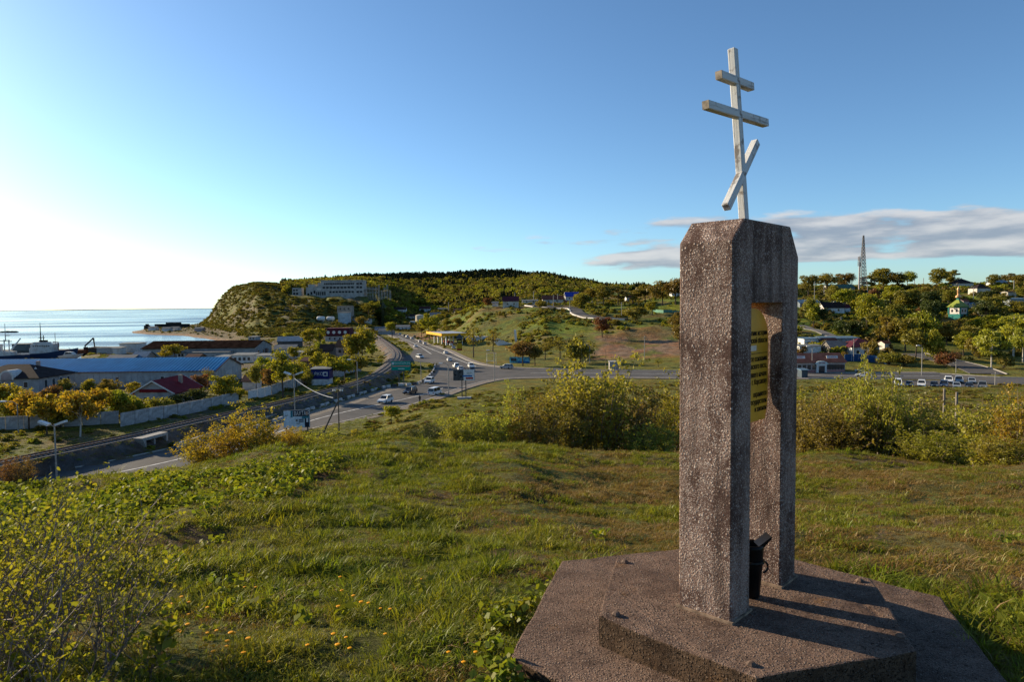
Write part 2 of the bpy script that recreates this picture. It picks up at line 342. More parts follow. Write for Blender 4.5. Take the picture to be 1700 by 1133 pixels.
# ------------------------------------------------------------------ the ground, one sheet to the horizon
def ground_mat():
    m = bpy.data.materials.new('ground'); m.use_nodes = True; nt = m.node_tree; b = nt.nodes['Principled BSDF']
    b.inputs['Roughness'].default_value = .95; b.inputs['Specular IOR Level'].default_value = .1
    a = N(nt, 'ShaderNodeVertexColor', layer_name='gcol'); g = N(nt, 'ShaderNodeNewGeometry')
    def no(s, d=6, r=.65):
        n = N(nt, 'ShaderNodeTexNoise'); n.inputs['Scale'].default_value = s; n.inputs['Detail'].default_value = d; n.inputs['Roughness'].default_value = r
        L(nt, g.outputs['Position'], n.inputs['Vector']); return n.outputs[0]
    k = M(nt, 'MULTIPLY', M(nt, 'ADD', .5, RAMP(nt, no(.35), .25, .75)), M(nt, 'ADD', .55, M(nt, 'MULTIPLY', RAMP(nt, no(9, 8, .75), .25, .75), .9)))
    hue = MIX(nt, RAMP(nt, no(.12, 5), .4, .66), (1, 1, 1), (1.35, .95, .7))
    c = MIX(nt, 1.0, a.outputs[0], hue, 'MULTIPLY')
    vm = N(nt, 'ShaderNodeVectorMath', operation='SCALE'); L(nt, c, vm.inputs[0]); L(nt, k, vm.inputs['Scale']); L(nt, vm.outputs[0], b.inputs['Base Color'])
    bp = N(nt, 'ShaderNodeBump'); bp.inputs['Strength'].default_value = .9; bp.inputs['Distance'].default_value = .12; L(nt, no(7, 8, .8), bp.inputs['Height'])
    b2 = N(nt, 'ShaderNodeBump'); b2.inputs['Strength'].default_value = .55; b2.inputs['Distance'].default_value = 1.1; L(nt, no(.45, 6, .7), b2.inputs['Height'])
    L(nt, bp.outputs[0], b2.inputs['Normal']); L(nt, b2.outputs[0], b.inputs['Normal']); return m
ang = np.radians(np.r_[np.arange(-180, -48, 3.0), np.arange(-48, 48, .16), np.arange(48, 180, 3.0)])
rad = np.r_[.3*1.016**np.arange(0, 537), 1500*1.12**np.arange(1, 30)]
A, R = np.meshgrid(ang, rad); GX, GYY = (R*np.sin(A)), (R*np.cos(A)); gx, gy = GX.ravel(), GYY.ravel()
gz = height(gx, gy); na, nr = len(ang), len(rad)
ii, jj = np.meshgrid(np.arange(nr-1), np.arange(na), indexing='ij'); j2 = (jj+1) % na
FC = np.stack([ii*na+jj, ii*na+j2, (ii+1)*na+j2, (ii+1)*na+jj], -1).reshape(-1, 4)[:, ::-1]
dist = np.hypot(gx, gy); gpx = 850+F*gx/np.maximum(gy, .01)
def lerp(a, b, t): return a+(np.asarray(b)-a)*t[:, None]
C = np.tile(np.array([.085, .098, .022]), (len(gx), 1))
C = lerp(C, (.135, .112, .04), sstep(.42, .66, fbm(gx*.35, gy*.35, 41))*(1-sstep(200, 320, dist))*sstep(-2, 6, gx+1.5*(fbm(gx*.4, gy*.4, 4)-.5)))
C = lerp(C, (.115, .072, .052), sstep(.6, .72, fbm(gx*.5, gy*.5, 47))*(1-sstep(60, 90, dist))*.7)
val = sstep(75, 100, dist)*(1-sstep(4.2, 6, gz))
C = lerp(C, (.115, .098, .066), val*sstep(-10, -45, gx+.18*gy)*sstep(.36, .55, fbm(gx/16, gy/16, 61)))
C = lerp(C, (.115, .12, .025), val*sstep(-45, -10, gx+.18*gy))
hill = sstep(4.5, 9, gz)*sstep(200, 270, dist)
C = lerp(C, (.098, .135, .016), hill); C = lerp(C, (.125, .10, .035), hill*sstep(.50, .64, fbm(gx/26, gy/26, 71)))
C = lerp(C, (.06, .075, .018), hill*.7*sstep(.54, .66, fbm(gx/33, gy/33, 75)))
face = hill*(gpx < 700)*sstep(430, 560, dist)
C = lerp(C, (.082, .092, .02), face*.9); C = lerp(C, (.10, .088, .066), face*sstep(.56, .64, fbm(gx/15+gy/60, gy/70, 81))*.7)
bank = sstep(960, 1000, gpx)*(gpx < 1200)*sstep(256, 268, gy)*(1-sstep(300, 325, gy))
C = lerp(C, (.19, .125, .085), bank*.95*sstep(.3, .45, fbm(gx/9, gy/9, 83)))
C = lerp(C, (.19, .10, .07), np.exp(-((gpx-705)/28)**2)*sstep(430, 445, gy)*(1-sstep(520, 560, gy))*(gpx > 650)*sstep(.3, .5, fbm(gx/8, gy/8, 85)))
C = lerp(C, (.035, .05, .02), hill*sstep(780, 950, gy)*(gpx > 480))
C = lerp(C, (.10, .085, .045), (gz < 3.4)*(dist > 440)*(gpx < 480)*.8); C = lerp(C, (.19, .14, .095), (1-sstep(.7, 1.5, gz))*(dist > 440)*1.0)
rd = pdist(gx, gy, RAILC); C = lerp(C, (.10, .092, .088), (1-sstep(4.2, 5.6, rd))*(dist > 70))
C = np.c_[np.clip(C, 0, 1), np.ones(len(C))]
gme = np_mesh('ground', np.c_[gx, gy, gz], FC, ground_mat(), True, {'gcol': ('FLOAT_COLOR', 'POINT', C)})
go = bpy.data.objects.new('ground', gme); COL.objects.link(go); struct(go)
# ------------------------------------------------------------------ sea
m = bpy.data.materials.new('sea_water'); m.use_nodes = True; nt = m.node_tree; b = nt.nodes['Principled BSDF']
b.inputs['Base Color'].default_value = (.035, .058, .075, 1); b.inputs['Roughness'].default_value = .15; b.inputs['IOR'].default_value = 1.33
g = N(nt, 'ShaderNodeNewGeometry'); mp = N(nt, 'ShaderNodeMapping'); mp.inputs['Scale'].default_value = (.07, .12, 1); mp.inputs['Rotation'].default_value = (0, 0, .1); L(nt, g.outputs['Position'], mp.inputs[0])
n = N(nt, 'ShaderNodeTexNoise'); n.inputs['Scale'].default_value = 1.6; n.inputs['Detail'].default_value = 8; n.inputs['Roughness'].default_value = .62; L(nt, mp.outputs[0], n.inputs['Vector'])
mp2 = N(nt, 'ShaderNodeMapping'); mp2.inputs['Scale'].default_value = (.0022, .008, 1); L(nt, g.outputs['Position'], mp2.inputs[0])
nb_ = N(nt, 'ShaderNodeTexNoise'); nb_.inputs['Scale'].default_value = 1; nb_.inputs['Detail'].default_value = 5; L(nt, mp2.outputs[0], nb_.inputs['Vector'])
bp = N(nt, 'ShaderNodeBump'); bp.inputs['Distance'].default_value = 2.2; L(nt, n.outputs[0], bp.inputs['Height'])
L(nt, M(nt, 'ADD', .16, M(nt, 'MULTIPLY', RAMP(nt, nb_.outputs[0], .45, .62), .22)), bp.inputs['Strength']); L(nt, bp.outputs[0], b.inputs['Normal'])
L(nt, M(nt, 'ADD', .16, M(nt, 'MULTIPLY', RAMP(nt, nb_.outputs[0], .45, .62), .16)), b.inputs['Roughness'])
sea = MB().quad((-70000, 250, 0), (70000, 250, 0), (70000, 80000, 0), (-70000, 80000, 0)).build('sea', m); struct(sea)
fs = MB(); rs = random.Random(5); xs = np.linspace(-26000, -7300, 60); hs = [8+22*float(fbm(np.array([x/1500.]), np.array([2.]), 3)[0])*min(1, (i+1)/6, (60-i)/8) for i, x in enumerate(xs)]
fs.add([(x, 17000, -2) for x in xs]+[(x, 17200, h) for x, h in zip(xs, hs)]+[(x, 18500, -2) for x in xs], [(i, i+1, 61+i, 60+i) for i in range(59)]+[(60+i, 61+i, 121+i, 120+i) for i in range(59)])
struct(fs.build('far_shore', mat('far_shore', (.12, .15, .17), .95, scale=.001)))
# ------------------------------------------------------------------ roads
ASPH = mat('asphalt', (.088, .083, .080), .85, .16, .25, bump=.3, dirt=(.125, .112, .10), dirt_s=.05)
KERB = mat('kerb_concrete', (.36, .33, .29), .85, .15, 1.5); PAINT = mat('road_paint', (.62, .60, .56), .7, .25, 1.2); WALK = mat('pavement', (.21, .175, .145), .9, .15, .8)
from mathutils.geometry import tessellate_polygon
def sheet(name, P, z, m):
    t = tessellate_polygon([[Vector((a, b, 0)) for a, b in P]]); mb = MB().add([(a, b, z) for a, b in P], [tuple(x) for x in t]); o = mb.build(name, m)
    for p in o.data.polygons:
        if p.normal.z < 0: p.flip()
    return struct(o)
road = sheet('road', ROAD, 3.0, ASPH); sheet('parking_lot', PARK, 3.006, mat('old_asphalt', (.10, .09, .082), .9, .2, .2))
def strip(mb, P, a, b, z0, z1, drape=None):
    P = np.array(P); T = np.gradient(P, axis=0); T /= np.linalg.norm(T, axis=1)[:, None]; Nn = np.c_[-T[:, 1], T[:, 0]]
    Lp, Rp = P+Nn*a, P+Nn*b; n = len(P)
    if drape is None: zt = np.full(n, z1); zb = np.full(n, z0)
    else: zt = np.maximum(height(Lp[:, 0], Lp[:, 1]), height(Rp[:, 0], Rp[:, 1]))+drape; zb = zt-1.2
    mb.add([(*p, z) for p, z in zip(Lp, zt)]+[(*p, z) for p, z in zip(Rp, zt)]+[(*p, z) for p, z in zip(Lp, zb)]+[(*p, z) for p, z in zip(Rp, zb)],
           [(i, n+i, n+i+1, i+1) for i in range(n-1)]+[(i, i+1, 2*n+i+1, 2*n+i) for i in range(n-1)]+[(n+i, 3*n+i, 3*n+i+1, n+i+1) for i in range(n-1)]); return mb
def zline(px, z=3.0, step=3, it=2): return resample([PZ(a, b, z)[:2] for a, b in px], step, it)
for i, e in enumerate([ROAD_PX[2:9], ROAD_PX[21:26], ROAD_PX[26:38], ROAD_PX[37:45], ROAD_PX[51:62]]):
    struct(strip(MB(), zline(e), -.22, .22, 2.7, 3.14).build('kerb', KERB))
struct(strip(MB(), zline(ROAD_PX[29:37]), .3, 2.7, 2.7, 3.10).build('pavement', WALK))
struct(strip(MB(), zline(ROAD_PX[37:42]), .3, 3.2, 2.7, 3.10).build('pavement', WALK))
struct(strip(MB(), zline(ROAD_PX[52:62]), .3, 2.6, 2.4, 3.08).build('pavement', WALK))
struct(strip(MB(), zline(ROAD_PX[20:25]), -.3, -2.5, 2.4, 3.08).build('pavement', WALK))
for e, w in [([(440,726),(517,698),(561,687),(600,678),(659,666),(713,653),(735,645)], .16), ([(520,711),(609,691)], .14), ([(690,569),(720,581.5),(757,596),(790,609)], .16), ([(880,619.5),(1000,620),(1132,621.5)], .16), ([(1340,623),(1440,625),(1560,625)], .16), ([(662,560),(690,571),(716,588)], .16), ([(120,800),(280,768),(400,736)], .16)]:
    struct(strip(MB(), zline(e), -w, w, 3.002, 3.012).build('lane_marking', PAINT))
# light worn gravel verge on the far side of the wide lay-by
struct(sheet('lay_by', np.array([PZ(a, b, 3.0)[:2] for a, b in [(440,707),(480,694.5),(560,670),(600,658),(646,644.5),(676,643.5),(640,652),(590,670),(520,692),(450,712)]]), 3.005, mat('lay_by', (.19, .165, .135), .9, .2, .3)))
def gline(px, step=3): return resample([G(a, b)[:2] for a, b in px], step, 2)
hr = gline([(880,507),(905,510.5),(945,511.5),(958,515),(957,520),(966,524.5),(985,527.5),(1010,529.5),(1040,531)])
struct(strip(MB(), hr, -3.6, 3.6, 0, 0, .35).build('hill_road', ASPH)); struct(strip(MB(), hr, -4.3, -3.7, 0, 0, .55).build('kerb', mat('white_kerb', (.62, .58, .54), .8)))
rb = gline([(1515,588),(1545,594),(1580,602),(1615,611),(1640,622)]); struct(strip(MB(), rb, -4.5, 4.5, 0, 0, .2).build('side_road', ASPH)); struct(strip(MB(), rb, 4.6, 5.0, 0, 0, .34).build('kerb', KERB))
r2 = gline([(1330,541),(1355,549),(1390,562),(1420,572)]); struct(strip(MB(), r2, -2.2, 2.2, 0, 0, .3).build('lane', mat('lane_gravel', (.17, .16, .15), .9)))

# ------------------------------------------------------------------ railway
rail = thing('railway', 'single rusty railway track on a dark ballast bank left of the road', 'railway', (0, 0, 0))
o = strip(MB(), RAILC, -1.9, 1.9, RAILZ-1.2, RAILZ-.1).build('ballast', mat('ballast', (.12, .11, .105), .95, .3, 2.5, bump=.8), rail)
RS = resample(RAILC, .65, 0); T = np.gradient(RS, axis=0); T /= np.linalg.norm(T, axis=1)[:, None]; mb = MB()
for p, t in zip(RS, T):
    n_ = np.array([-t[1], t[0]]); q = [p+n_*s*1.3+t*u*.13 for s, u in ((-1, -1), (1, -1), (1, 1), (-1, 1))]
    mb.add([(*a, RAILZ-.12) for a in q]+[(*a, RAILZ) for a in q], [(4, 5, 6, 7), (0, 1, 5, 4), (1, 2, 6, 5), (2, 3, 7, 6), (3, 0, 4, 7)])
s_ = mb.build('sleepers', mat('sleeper', (.23, .21, .19), .9), rail); s_['kind'] = 'stuff'
for s in (-.76, .76): strip(MB(), RAILC, s-.07, s+.07, RAILZ-.02, RAILZ+.17).build('rail', mat('rail_steel', (.13, .075, .05), .45, metal=.5), rail)
# parapet between the track and the road
pp = zline([(290,741),(420,701),(490,681.5),(555.5,659.5),(603.5,643.5),(658.6,617)], 3.5, 4)
par = thing('retaining_wall', 'long low pale concrete wall between the railway and the road', 'wall', (0, 0, 0))
for i in range(0, len(pp)-1, 1):
    strip(MB(), pp[i:i+2]*np.array([1, 1]), -.2, .2, 2.2, 3.85+.03*random.Random(i).random()).build('wall_panel', mat('pale_concrete', (.40, .37, .33), .85, .15, 1), par)
# concrete barrier blocks round the lay-by edge
bar = thing('roadside_barrier', 'row of small striped concrete barrier blocks round the road edge', 'barrier', (0, 0, 0))
bl = zline([(420,713.5),(480,693),(560,667.5),(600,655.5),(646,642),(679,640.5),(699,637),(713,625.5),(720.5,616.5),(722.5,606)], 3.0, 2.2)
blm = [MB().box(-.78, .78, -.2, .2, -.3, .62).mesh('barrier_block', mat('block_white', (.46, .44, .42), .8)), MB().box(-.78, .78, -.2, .2, -.3, .62).mesh('barrier_block', mat('block_dark', (.06, .06, .065), .8))]
for i, (p, q) in enumerate(zip(bl[:-1], bl[1:])):
    o = bpy.data.objects.new('barrier_block', blm[i % 3 == 2]); COL.objects.link(o); o.parent = bar; o.location = (*((p+q)/2), 3.0); d = q-p; o.rotation_euler = (0, 0, atan2(d[1], d[0]))
# underpass mouth in the railway bank
up = PZ(261, 746, 3.0); a_ = RAIL[4]-RAIL[3]; ua = atan2(a_[1], a_[0])
up = up+Vector((cos(ua+pi/2), sin(ua+pi/2), 0))*.45
u = thing('underpass', 'white concrete double-opening culvert mouth in the railway bank', 'culvert', up, ua)
CW = mat('culvert_concrete', (.30, .285, .265), .85)
MB().box(-2.1, 2.3, -.3, 1.3, 1.75, 2.2).build('lintel', CW, u); MB().box(-.12, .12, -.1, 1.2, -.5, 1.745).build('pier', CW, u)
MB().prism([(-2.9, 2.2), (-2.1, 2.2), (-2.1, -.5), (-1.75, -.5), (-2.3, 1.2)], -.28, 1.3, 'y').build('wing_wall', CW, u); MB().box(2.3, 2.7, -.28, 1.3, -.5, 2.2).build('wing_wall', CW, u)
MB().box(-1.9, 2.3, 1.0, 1.6, -.5, 1.74).build('tunnel', mat('tunnel_dark', (.05, .045, .042), .95), u)
# ------------------------------------------------------------------ the monument
HH = 1.77; Z0 = EYE-HH                       # pedestal top
def agg(name, base, dark, peb, amt, psize, bump=.5, streak=0., moss=None):
    m = bpy.data.materials.new(name); m.use_nodes = True; nt = m.node_tree; b = nt.nodes['Principled BSDF']; b.inputs['Roughness'].default_value = .92; b.inputs['Specular IOR Level'].default_value = .12
    tc = N(nt, 'ShaderNodeTexCoord'); OBJ = tc.outputs['Object']
    def no(s, d=8, r=.66, vec=None):
        n = N(nt, 'ShaderNodeTexNoise'); n.inputs['Scale'].default_value = s; n.inputs['Detail'].default_value = d; n.inputs['Roughness'].default_value = r; L(nt, vec or OBJ, n.inputs['Vector']); return n
    n, n2, n3 = no(2.2, 9, .68), no(70, 6, .8), no(9, 8, .7)
    c = MIX(nt, RAMP(nt, n.outputs[0], .36, .64), base, dark); c = MIX(nt, M(nt, 'MULTIPLY', RAMP(nt, n3.outputs[0], .42, .68), .6), c, tuple(x*.62 for x in dark))
    wv = N(nt, 'ShaderNodeVectorMath', operation='ADD'); ns = N(nt, 'ShaderNodeVectorMath', operation='SCALE'); L(nt, n2.outputs['Color'], ns.inputs[0]); ns.inputs['Scale'].default_value = .42*psize
    L(nt, OBJ, wv.inputs[0]); L(nt, ns.outputs[0], wv.inputs[1]); hts = []
    patch = RAMP(nt, n3.outputs[0], .66, .36); patch2 = RAMP(nt, n.outputs[0], .66, .40)
    for k, (s, am) in enumerate(((.8, amt), (1.5, amt), (2.9, amt*.9))):
        v = N(nt, 'ShaderNodeTexVoronoi'); v.inputs['Scale'].default_value = s/psize; L(nt, wv.outputs[0], v.inputs['Vector'])
        sp = N(nt, 'ShaderNodeSeparateColor'); L(nt, v.outputs['Color'], sp.inputs[0])
        blob = M(nt, 'SUBTRACT', 1, RAMP(nt, v.outputs['Distance'], .15, .55))
        on = M(nt, 'MULTIPLY', blob, M(nt, 'LESS_THAN', sp.outputs[0], M(nt, 'MULTIPLY', am, M(nt, 'ADD', .03, M(nt, 'MULTIPLY', M(nt, 'ADD', M(nt, 'MULTIPLY', patch, .6), M(nt, 'MULTIPLY', patch2, 1.3)), .58)))))
        pc = MIX(nt, sp.outputs[1], peb, tuple(p_*.35+q_*.65*.9 for p_, q_ in zip(peb, base))); c = MIX(nt, on, c, pc); hts.append(on)
    pit = RAMP(nt, n2.outputs[0], .55, .72); c = MIX(nt, M(nt, 'MULTIPLY', pit, .7), c, tuple(x*.22 for x in dark))
    if streak:
        mp = N(nt, 'ShaderNodeMapping'); mp.inputs['Scale'].default_value = (11, 11, .9); L(nt, OBJ, mp.inputs[0]); st = no(1, 7, .7, mp.outputs[0])
        sz = N(nt, 'ShaderNodeSeparateXYZ'); L(nt, OBJ, sz.inputs[0])
        c = MIX(nt, M(nt, 'MULTIPLY', RAMP(nt, st.outputs[0], .46, .68), streak), c, (.055, .036, .030)); c = MIX(nt, M(nt, 'MULTIPLY', RAMP(nt, st.outputs[0], .52, .34), streak*.35), c, (.33, .25, .21))
    if moss: c = MIX(nt, M(nt, 'MULTIPLY', RAMP(nt, no(3.3, 9, .75).outputs[0], .56, .68), .65), c, moss)
    L(nt, c, b.inputs['Base Color'])
    h = M(nt, 'ADD', M(nt, 'MULTIPLY', pit, -1.2), M(nt, 'ADD', M(nt, 'MULTIPLY', hts[0], .8), M(nt, 'ADD', M(nt, 'MULTIPLY', hts[1], .5), M(nt, 'MULTIPLY', n3.outputs[0], .7))))
    bp = N(nt, 'ShaderNodeBump'); bp.inputs['Strength'].default_value = bump; bp.inputs['Distance'].default_value = .01; L(nt, h, bp.inputs['Height']); L(nt, bp.outputs[0], b.inputs['Normal'])
    MATS[name] = m; return m
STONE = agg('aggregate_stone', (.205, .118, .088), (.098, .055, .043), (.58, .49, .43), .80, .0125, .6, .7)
SLAB = agg('slab_concrete', (.185, .115, .082), (.10, .062, .045), (.34, .26, .21), .55, .012, 1.3, 0, (.17, .085, .03)); SIDE = agg('slab_side_shaded', (.12, .075, .045), (.06, .036, .022), (.22, .16, .12), .4, .012, 1.6, 0, (.16, .07, .015))  # side faces coloured darker to stand for shade, plus orange-brown moss patches
mon = thing('memorial_pillar', 'tall brown pebble concrete memorial arch standing on the hexagonal slab', 'monument', (.779*HH, 2.315*HH, Z0))
ra = atan2(.358, .347)                        # local +x runs along the broad face, local -y is the broad face in shade
mon.rotation_euler = (0, 0, ra)
W2, D2 = .249*HH, .092*HH; LW = .128*HH; TOP = (1.19)*HH; APX = TOP+.125; LIN = 1.765; ch = .13
def rough_prism(poly, y0, y1, name, m, parent, cuts=3, amp=.004, seed=1):
    bm = bmesh.new(); mb = MB().prism(poly, y0, y1, 'y'); vs = [bm.verts.new(v) for v in mb.v]
    for f in mb.f: bm.faces.new([vs[i] for i in f])
    bmesh.ops.recalc_face_normals(bm, faces=bm.faces)
    bmesh.ops.bevel(bm, geom=bm.edges[:], offset=.010, segments=2, affect='EDGES', profile=.6)
    me = bpy.data.meshes.new(name); bm.to_mesh(me); bm.free(); me.materials.append(m)
    o = bpy.data.objects.new(name, me); COL.objects.link(o); o.parent = parent; return o
rough_prism([(-W2, -.02), (-W2+LW, -.02), (-W2+LW, LIN), (W2-LW, LIN), (W2-LW, -.02), (W2, -.02), (W2, TOP-.06), (W2-ch, APX), (-W2+ch, APX), (-W2, TOP)], -D2, D2, 'arch_body', STONE, mon)
for x_ in (-W2, W2-LW): MB().box(x_-.012, x_+LW+.012, -D2-.012, D2+.012, -.02, .012).build('mortar_joint', mat('mortar', (.24, .17, .12), .95, .3, 15), mon)
def hexa(r, a0=15, ph=0): return [(cos(radians(a0+60*k))*r, sin(radians(a0+60*k))*r) for k in range(6)]
base = thing('stone_plinth', 'stepped hexagonal brown concrete slab under the memorial pillar', 'plinth', (.777*HH, 2.275*HH, Z0))
def MZ(P, z0, z1, n, m):
    bm = bmesh.new(); mb = MB().prism(P, z0, z1, 'z'); vs = [bm.verts.new(v) for v in mb.v]
    for f in mb.f: bm.faces.new([vs[i] for i in f])
    bmesh.ops.recalc_face_normals(bm, faces=bm.faces); bmesh.ops.subdivide_edges(bm, edges=[e for e in bm.edges if abs(e.verts[0].co.z-e.verts[1].co.z) < .01], cuts=40, use_grid_fill=False)
    rr = np.random.default_rng(len(n)); 
    for v in bm.verts:                                    # chipped, uneven arris
        x_, y_ = v.co.x, v.co.y; k = 1-.030*max(0, float(fbm(np.array([x_*3.2]), np.array([y_*3.2]), 7, 2)[0])-.40); v.co.x *= k; v.co.y *= k
        if v.co.z > z0+.01: v.co.z -= .03*max(0, float(fbm(np.array([x_*4+9]), np.array([y_*4]), 12, 2)[0])-.5)
    eb = [e for e in bm.edges if len(e.link_faces) == 2 and e.calc_face_angle(0) > .6 and e.verts[0].co.z > z0+.05 and e.verts[1].co.z > z0+.05]
    bmesh.ops.bevel(bm, geom=eb, offset=.012, segments=2, affect='EDGES', profile=.6)
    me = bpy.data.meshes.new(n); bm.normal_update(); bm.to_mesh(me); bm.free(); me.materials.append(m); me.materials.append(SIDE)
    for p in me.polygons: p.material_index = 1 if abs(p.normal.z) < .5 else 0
    o = bpy.data.objects.new(n, me); COL.objects.link(o); o.parent = base; return o
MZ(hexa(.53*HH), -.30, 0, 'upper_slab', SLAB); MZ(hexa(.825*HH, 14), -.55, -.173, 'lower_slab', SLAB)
for k, (r_, a_) in enumerate([(.47, 138), (.47, 196), (.46, 254), (.47, 322), (.47, 14)]):
    x_, y_ = cos(radians(a_))*r_*HH, sin(radians(a_))*r_*HH
    o = MB().lathe([(.022, -.01), (.026, .004), (.014, .016), (.005, .018)], 7, (x_, y_, 0)).build('bolt_stub', mat('rust_iron', (.12, .08, .06), .7, .3, 30), base)
# plaque in the opening
pl = thing('memorial_plaque', 'yellow arched metal plaque with dark lettering inside the pillar opening', 'plaque', mon.location, ra)
GW = W2-LW-.004; BR = mat('brass', (.60, .29, .010), .38, .10, 5, metal=0., spec=.5); DK = mat('dark_letter', (.012, .010, .008), .6)
pz0, pz1 = 1.055, 1.735; arc = [(-GW, pz0), (GW*.82, pz0), (GW*.98, pz0+.10), (GW, pz0+.2), (GW, pz1-.19)]+[(cos(radians(t))*GW, pz1-.19+sin(radians(t))*.19) for t in range(10, 171, 10)]+[(-GW, pz1-.19)]
MB().prism(arc, -.074, -.068, 'y').build('plate', BR, pl)
lines = [('Памятник истории', 1.585), ('Сахалинской области', 1.54), ('На месте основания', 1.43), ('Муравьевского поста,', 1.385), ('положившего начало', 1.335), ('г. Корсакову', 1.29), ('охраняется', 1.215), ('государством', 1.17), ('и законом', 1.125)]
for s_, z_ in lines: text('lettering', s_, .046, DK, pl, (GW*.90, -.0755, z_), (pi/2, 0, 0), 'RIGHT', .0008, .72)
MB().box(-GW*.2, GW*.18, -.0775, -.0745, 1.48, 1.512).build('paper_label', mat('paper', (.62, .52, .42), .8), pl); MB().box(-GW, GW*.92, -.0765, -.0742, 1.462, 1.465).build('rule_line', DK, pl)
# vase
va = thing('grave_vase', 'black tapered metal flower vase with ring handle between the pillar legs', 'vase', mon.matrix_basis @ Vector((-.02, -.085, .0)), 0)
va.scale = (.88, .88, .9)
BK = mat('black_metal', (.012, .011, .011), .35, .3, 8, metal=.4)
MB().lathe([(.050, .0), (.055, .02), (.062, .10), (.078, .33), (.080, .36), (.074, .362), (.066, .30)], 16).build('body', BK, va, True)
MB().lathe([(.083, .235), (.086, .245), (.083, .255)], 16).build('band', BK, va)
MB().tube([(.075+.035*sin(t), .0, .20+.04*-cos(t)) for t in np.linspace(0, pi, 8)], .007, 6).build('handle', BK, va)
MB().prism([(.03, .355), (.115, .42), (.12, .41), (.05, .33)], -.05, .05, 'y').build('lip', BK, va)
# ------------------------------------------------------------------ three-bar cross
cr = thing('orthodox_cross', 'weathered pale wooden three-bar cross leaning on top of the memorial pillar', 'cross', mon.matrix_basis @ Vector((-.075, -.05, APX-.03)), ra)
def wood(name, c1, c2):
    m = bpy.data.materials.new(name); m.use_nodes = True; nt = m.node_tree; b = nt.nodes['Principled BSDF']; b.inputs['Roughness'].default_value = .75
    tc = N(nt, 'ShaderNodeTexCoord'); mp = N(nt, 'ShaderNodeMapping'); mp.inputs['Scale'].default_value = (55, 55, 3); L(nt, tc.outputs['Object'], mp.inputs[0])
    n = N(nt, 'ShaderNodeTexNoise'); n.inputs['Scale'].default_value = 1; n.inputs['Detail'].default_value = 8; n.inputs['Roughness'].default_value = .7; L(nt, mp.outputs[0], n.inputs[0])
    n2 = N(nt, 'ShaderNodeTexNoise'); n2.inputs['Scale'].default_value = 14; n2.inputs['Detail'].default_value = 8; L(nt, tc.outputs['Object'], n2.inputs[0])
    c = MIX(nt, RAMP(nt, n.outputs[0], .5, .68), c1, c2); c = MIX(nt, RAMP(nt, n2.outputs[0], .56, .66), c, c2); L(nt, c, b.inputs['Base Color'])
    bp = N(nt, 'ShaderNodeBump'); bp.inputs['Strength'].default_value = .5; bp.inputs['Distance'].default_value = .004; L(nt, n.outputs[0], bp.inputs['Height']); L(nt, bp.outputs[0], b.inputs['Normal']); return m
CRW = wood('cross_paint', (.56, .555, .54), (.20, .17, .15)); CRE = mat('cross_end', (.36, .29, .22), .8, .3, 20)
def beam(name, Lh, s, loc, rx=(0, 0, 0), ends=True):
    o = MB().box(-s/2, s/2, -s*.45, s*.45, -Lh, Lh).build(name, CRW, cr); bevel(o, .004); o.location = loc; o.rotation_euler = rx
    if ends:
        for q in (-1, 1): e = MB().box(-s*.47, s*.47, -s*.42, s*.42, min(q*Lh, q*(Lh+.003)), max(q*Lh, q*(Lh+.003))).build('end_grain', CRE, o)
    return o
KP = 1.0
up_ = beam('upright', .53, .048, (0, 0, .50), ends=False)
beam('cross_bar', .20, .0475, (0, -.003, .845), (0, pi/2, 0)); beam('cross_bar', .375, .0475, (0, -.003, .655), (0, pi/2, 0)); beam('foot_bar', .30, .0475, (0, -.003, .315), (0, radians(47), 0), False)
cr.rotation_euler = (0, 0, ra)
cr.matrix_basis = Matrix.Translation(cr.location) @ Matrix.Rotation(radians(-4.2), 4, (0, 1, 0)) @ Matrix.Rotation(ra, 4, 'Z')
# ------------------------------------------------------------------ vegetation: leaf meshes
def leaves(rs, P, size, up=.35, out=None, fold=0., aspect=1.5):
    n = len(P); nr = rs.normal(size=(n, 3)); nr[:, 2] += up
    if out is not None: nr += out
    nr /= np.linalg.norm(nr, axis=1)[:, None]+1e-9
    t = np.cross(nr, rs.normal(size=(n, 3))); t /= np.linalg.norm(t, axis=1)[:, None]+1e-9; b = np.cross(nr, t)
    s = (np.asarray(size)*(.65+.7*rs.random(n)))[:, None]
    V = np.stack([P-t*s*aspect*.5, P+b*s*.5+nr*s*fold, P+t*s*aspect*.5, P-b*s*.5+nr*s*fold], 1).reshape(-1, 3)
    return V, np.arange(4*n).reshape(n, 4)
def leaf6(rs, P, size, up):
    n = len(P); nr = rs.normal(size=(n, 3)); nr[:, 2] += up; nr /= np.linalg.norm(nr, axis=1)[:, None]; t = np.cross(nr, rs.normal(size=(n, 3))); t /= np.linalg.norm(t, axis=1)[:, None]; b = np.cross(nr, t)
    s = (size*(.55+.9*rs.random(n)))[:, None]; q = [P-t*s*.75, P+b*s*.42-t*s*.3+nr*s*.10, P+b*s*.40+t*s*.25+nr*s*.08, P+t*s*.85-nr*s*.12, P-b*s*.40+t*s*.25+nr*s*.08, P-b*s*.42-t*s*.3+nr*s*.10]
    return np.stack(q, 1).reshape(-1, 3), np.stack([np.arange(n)*6+k for k in (0, 1, 2, 3)], 1).tolist()+np.stack([np.arange(n)*6+k for k in (0, 3, 4, 5)], 1).tolist()
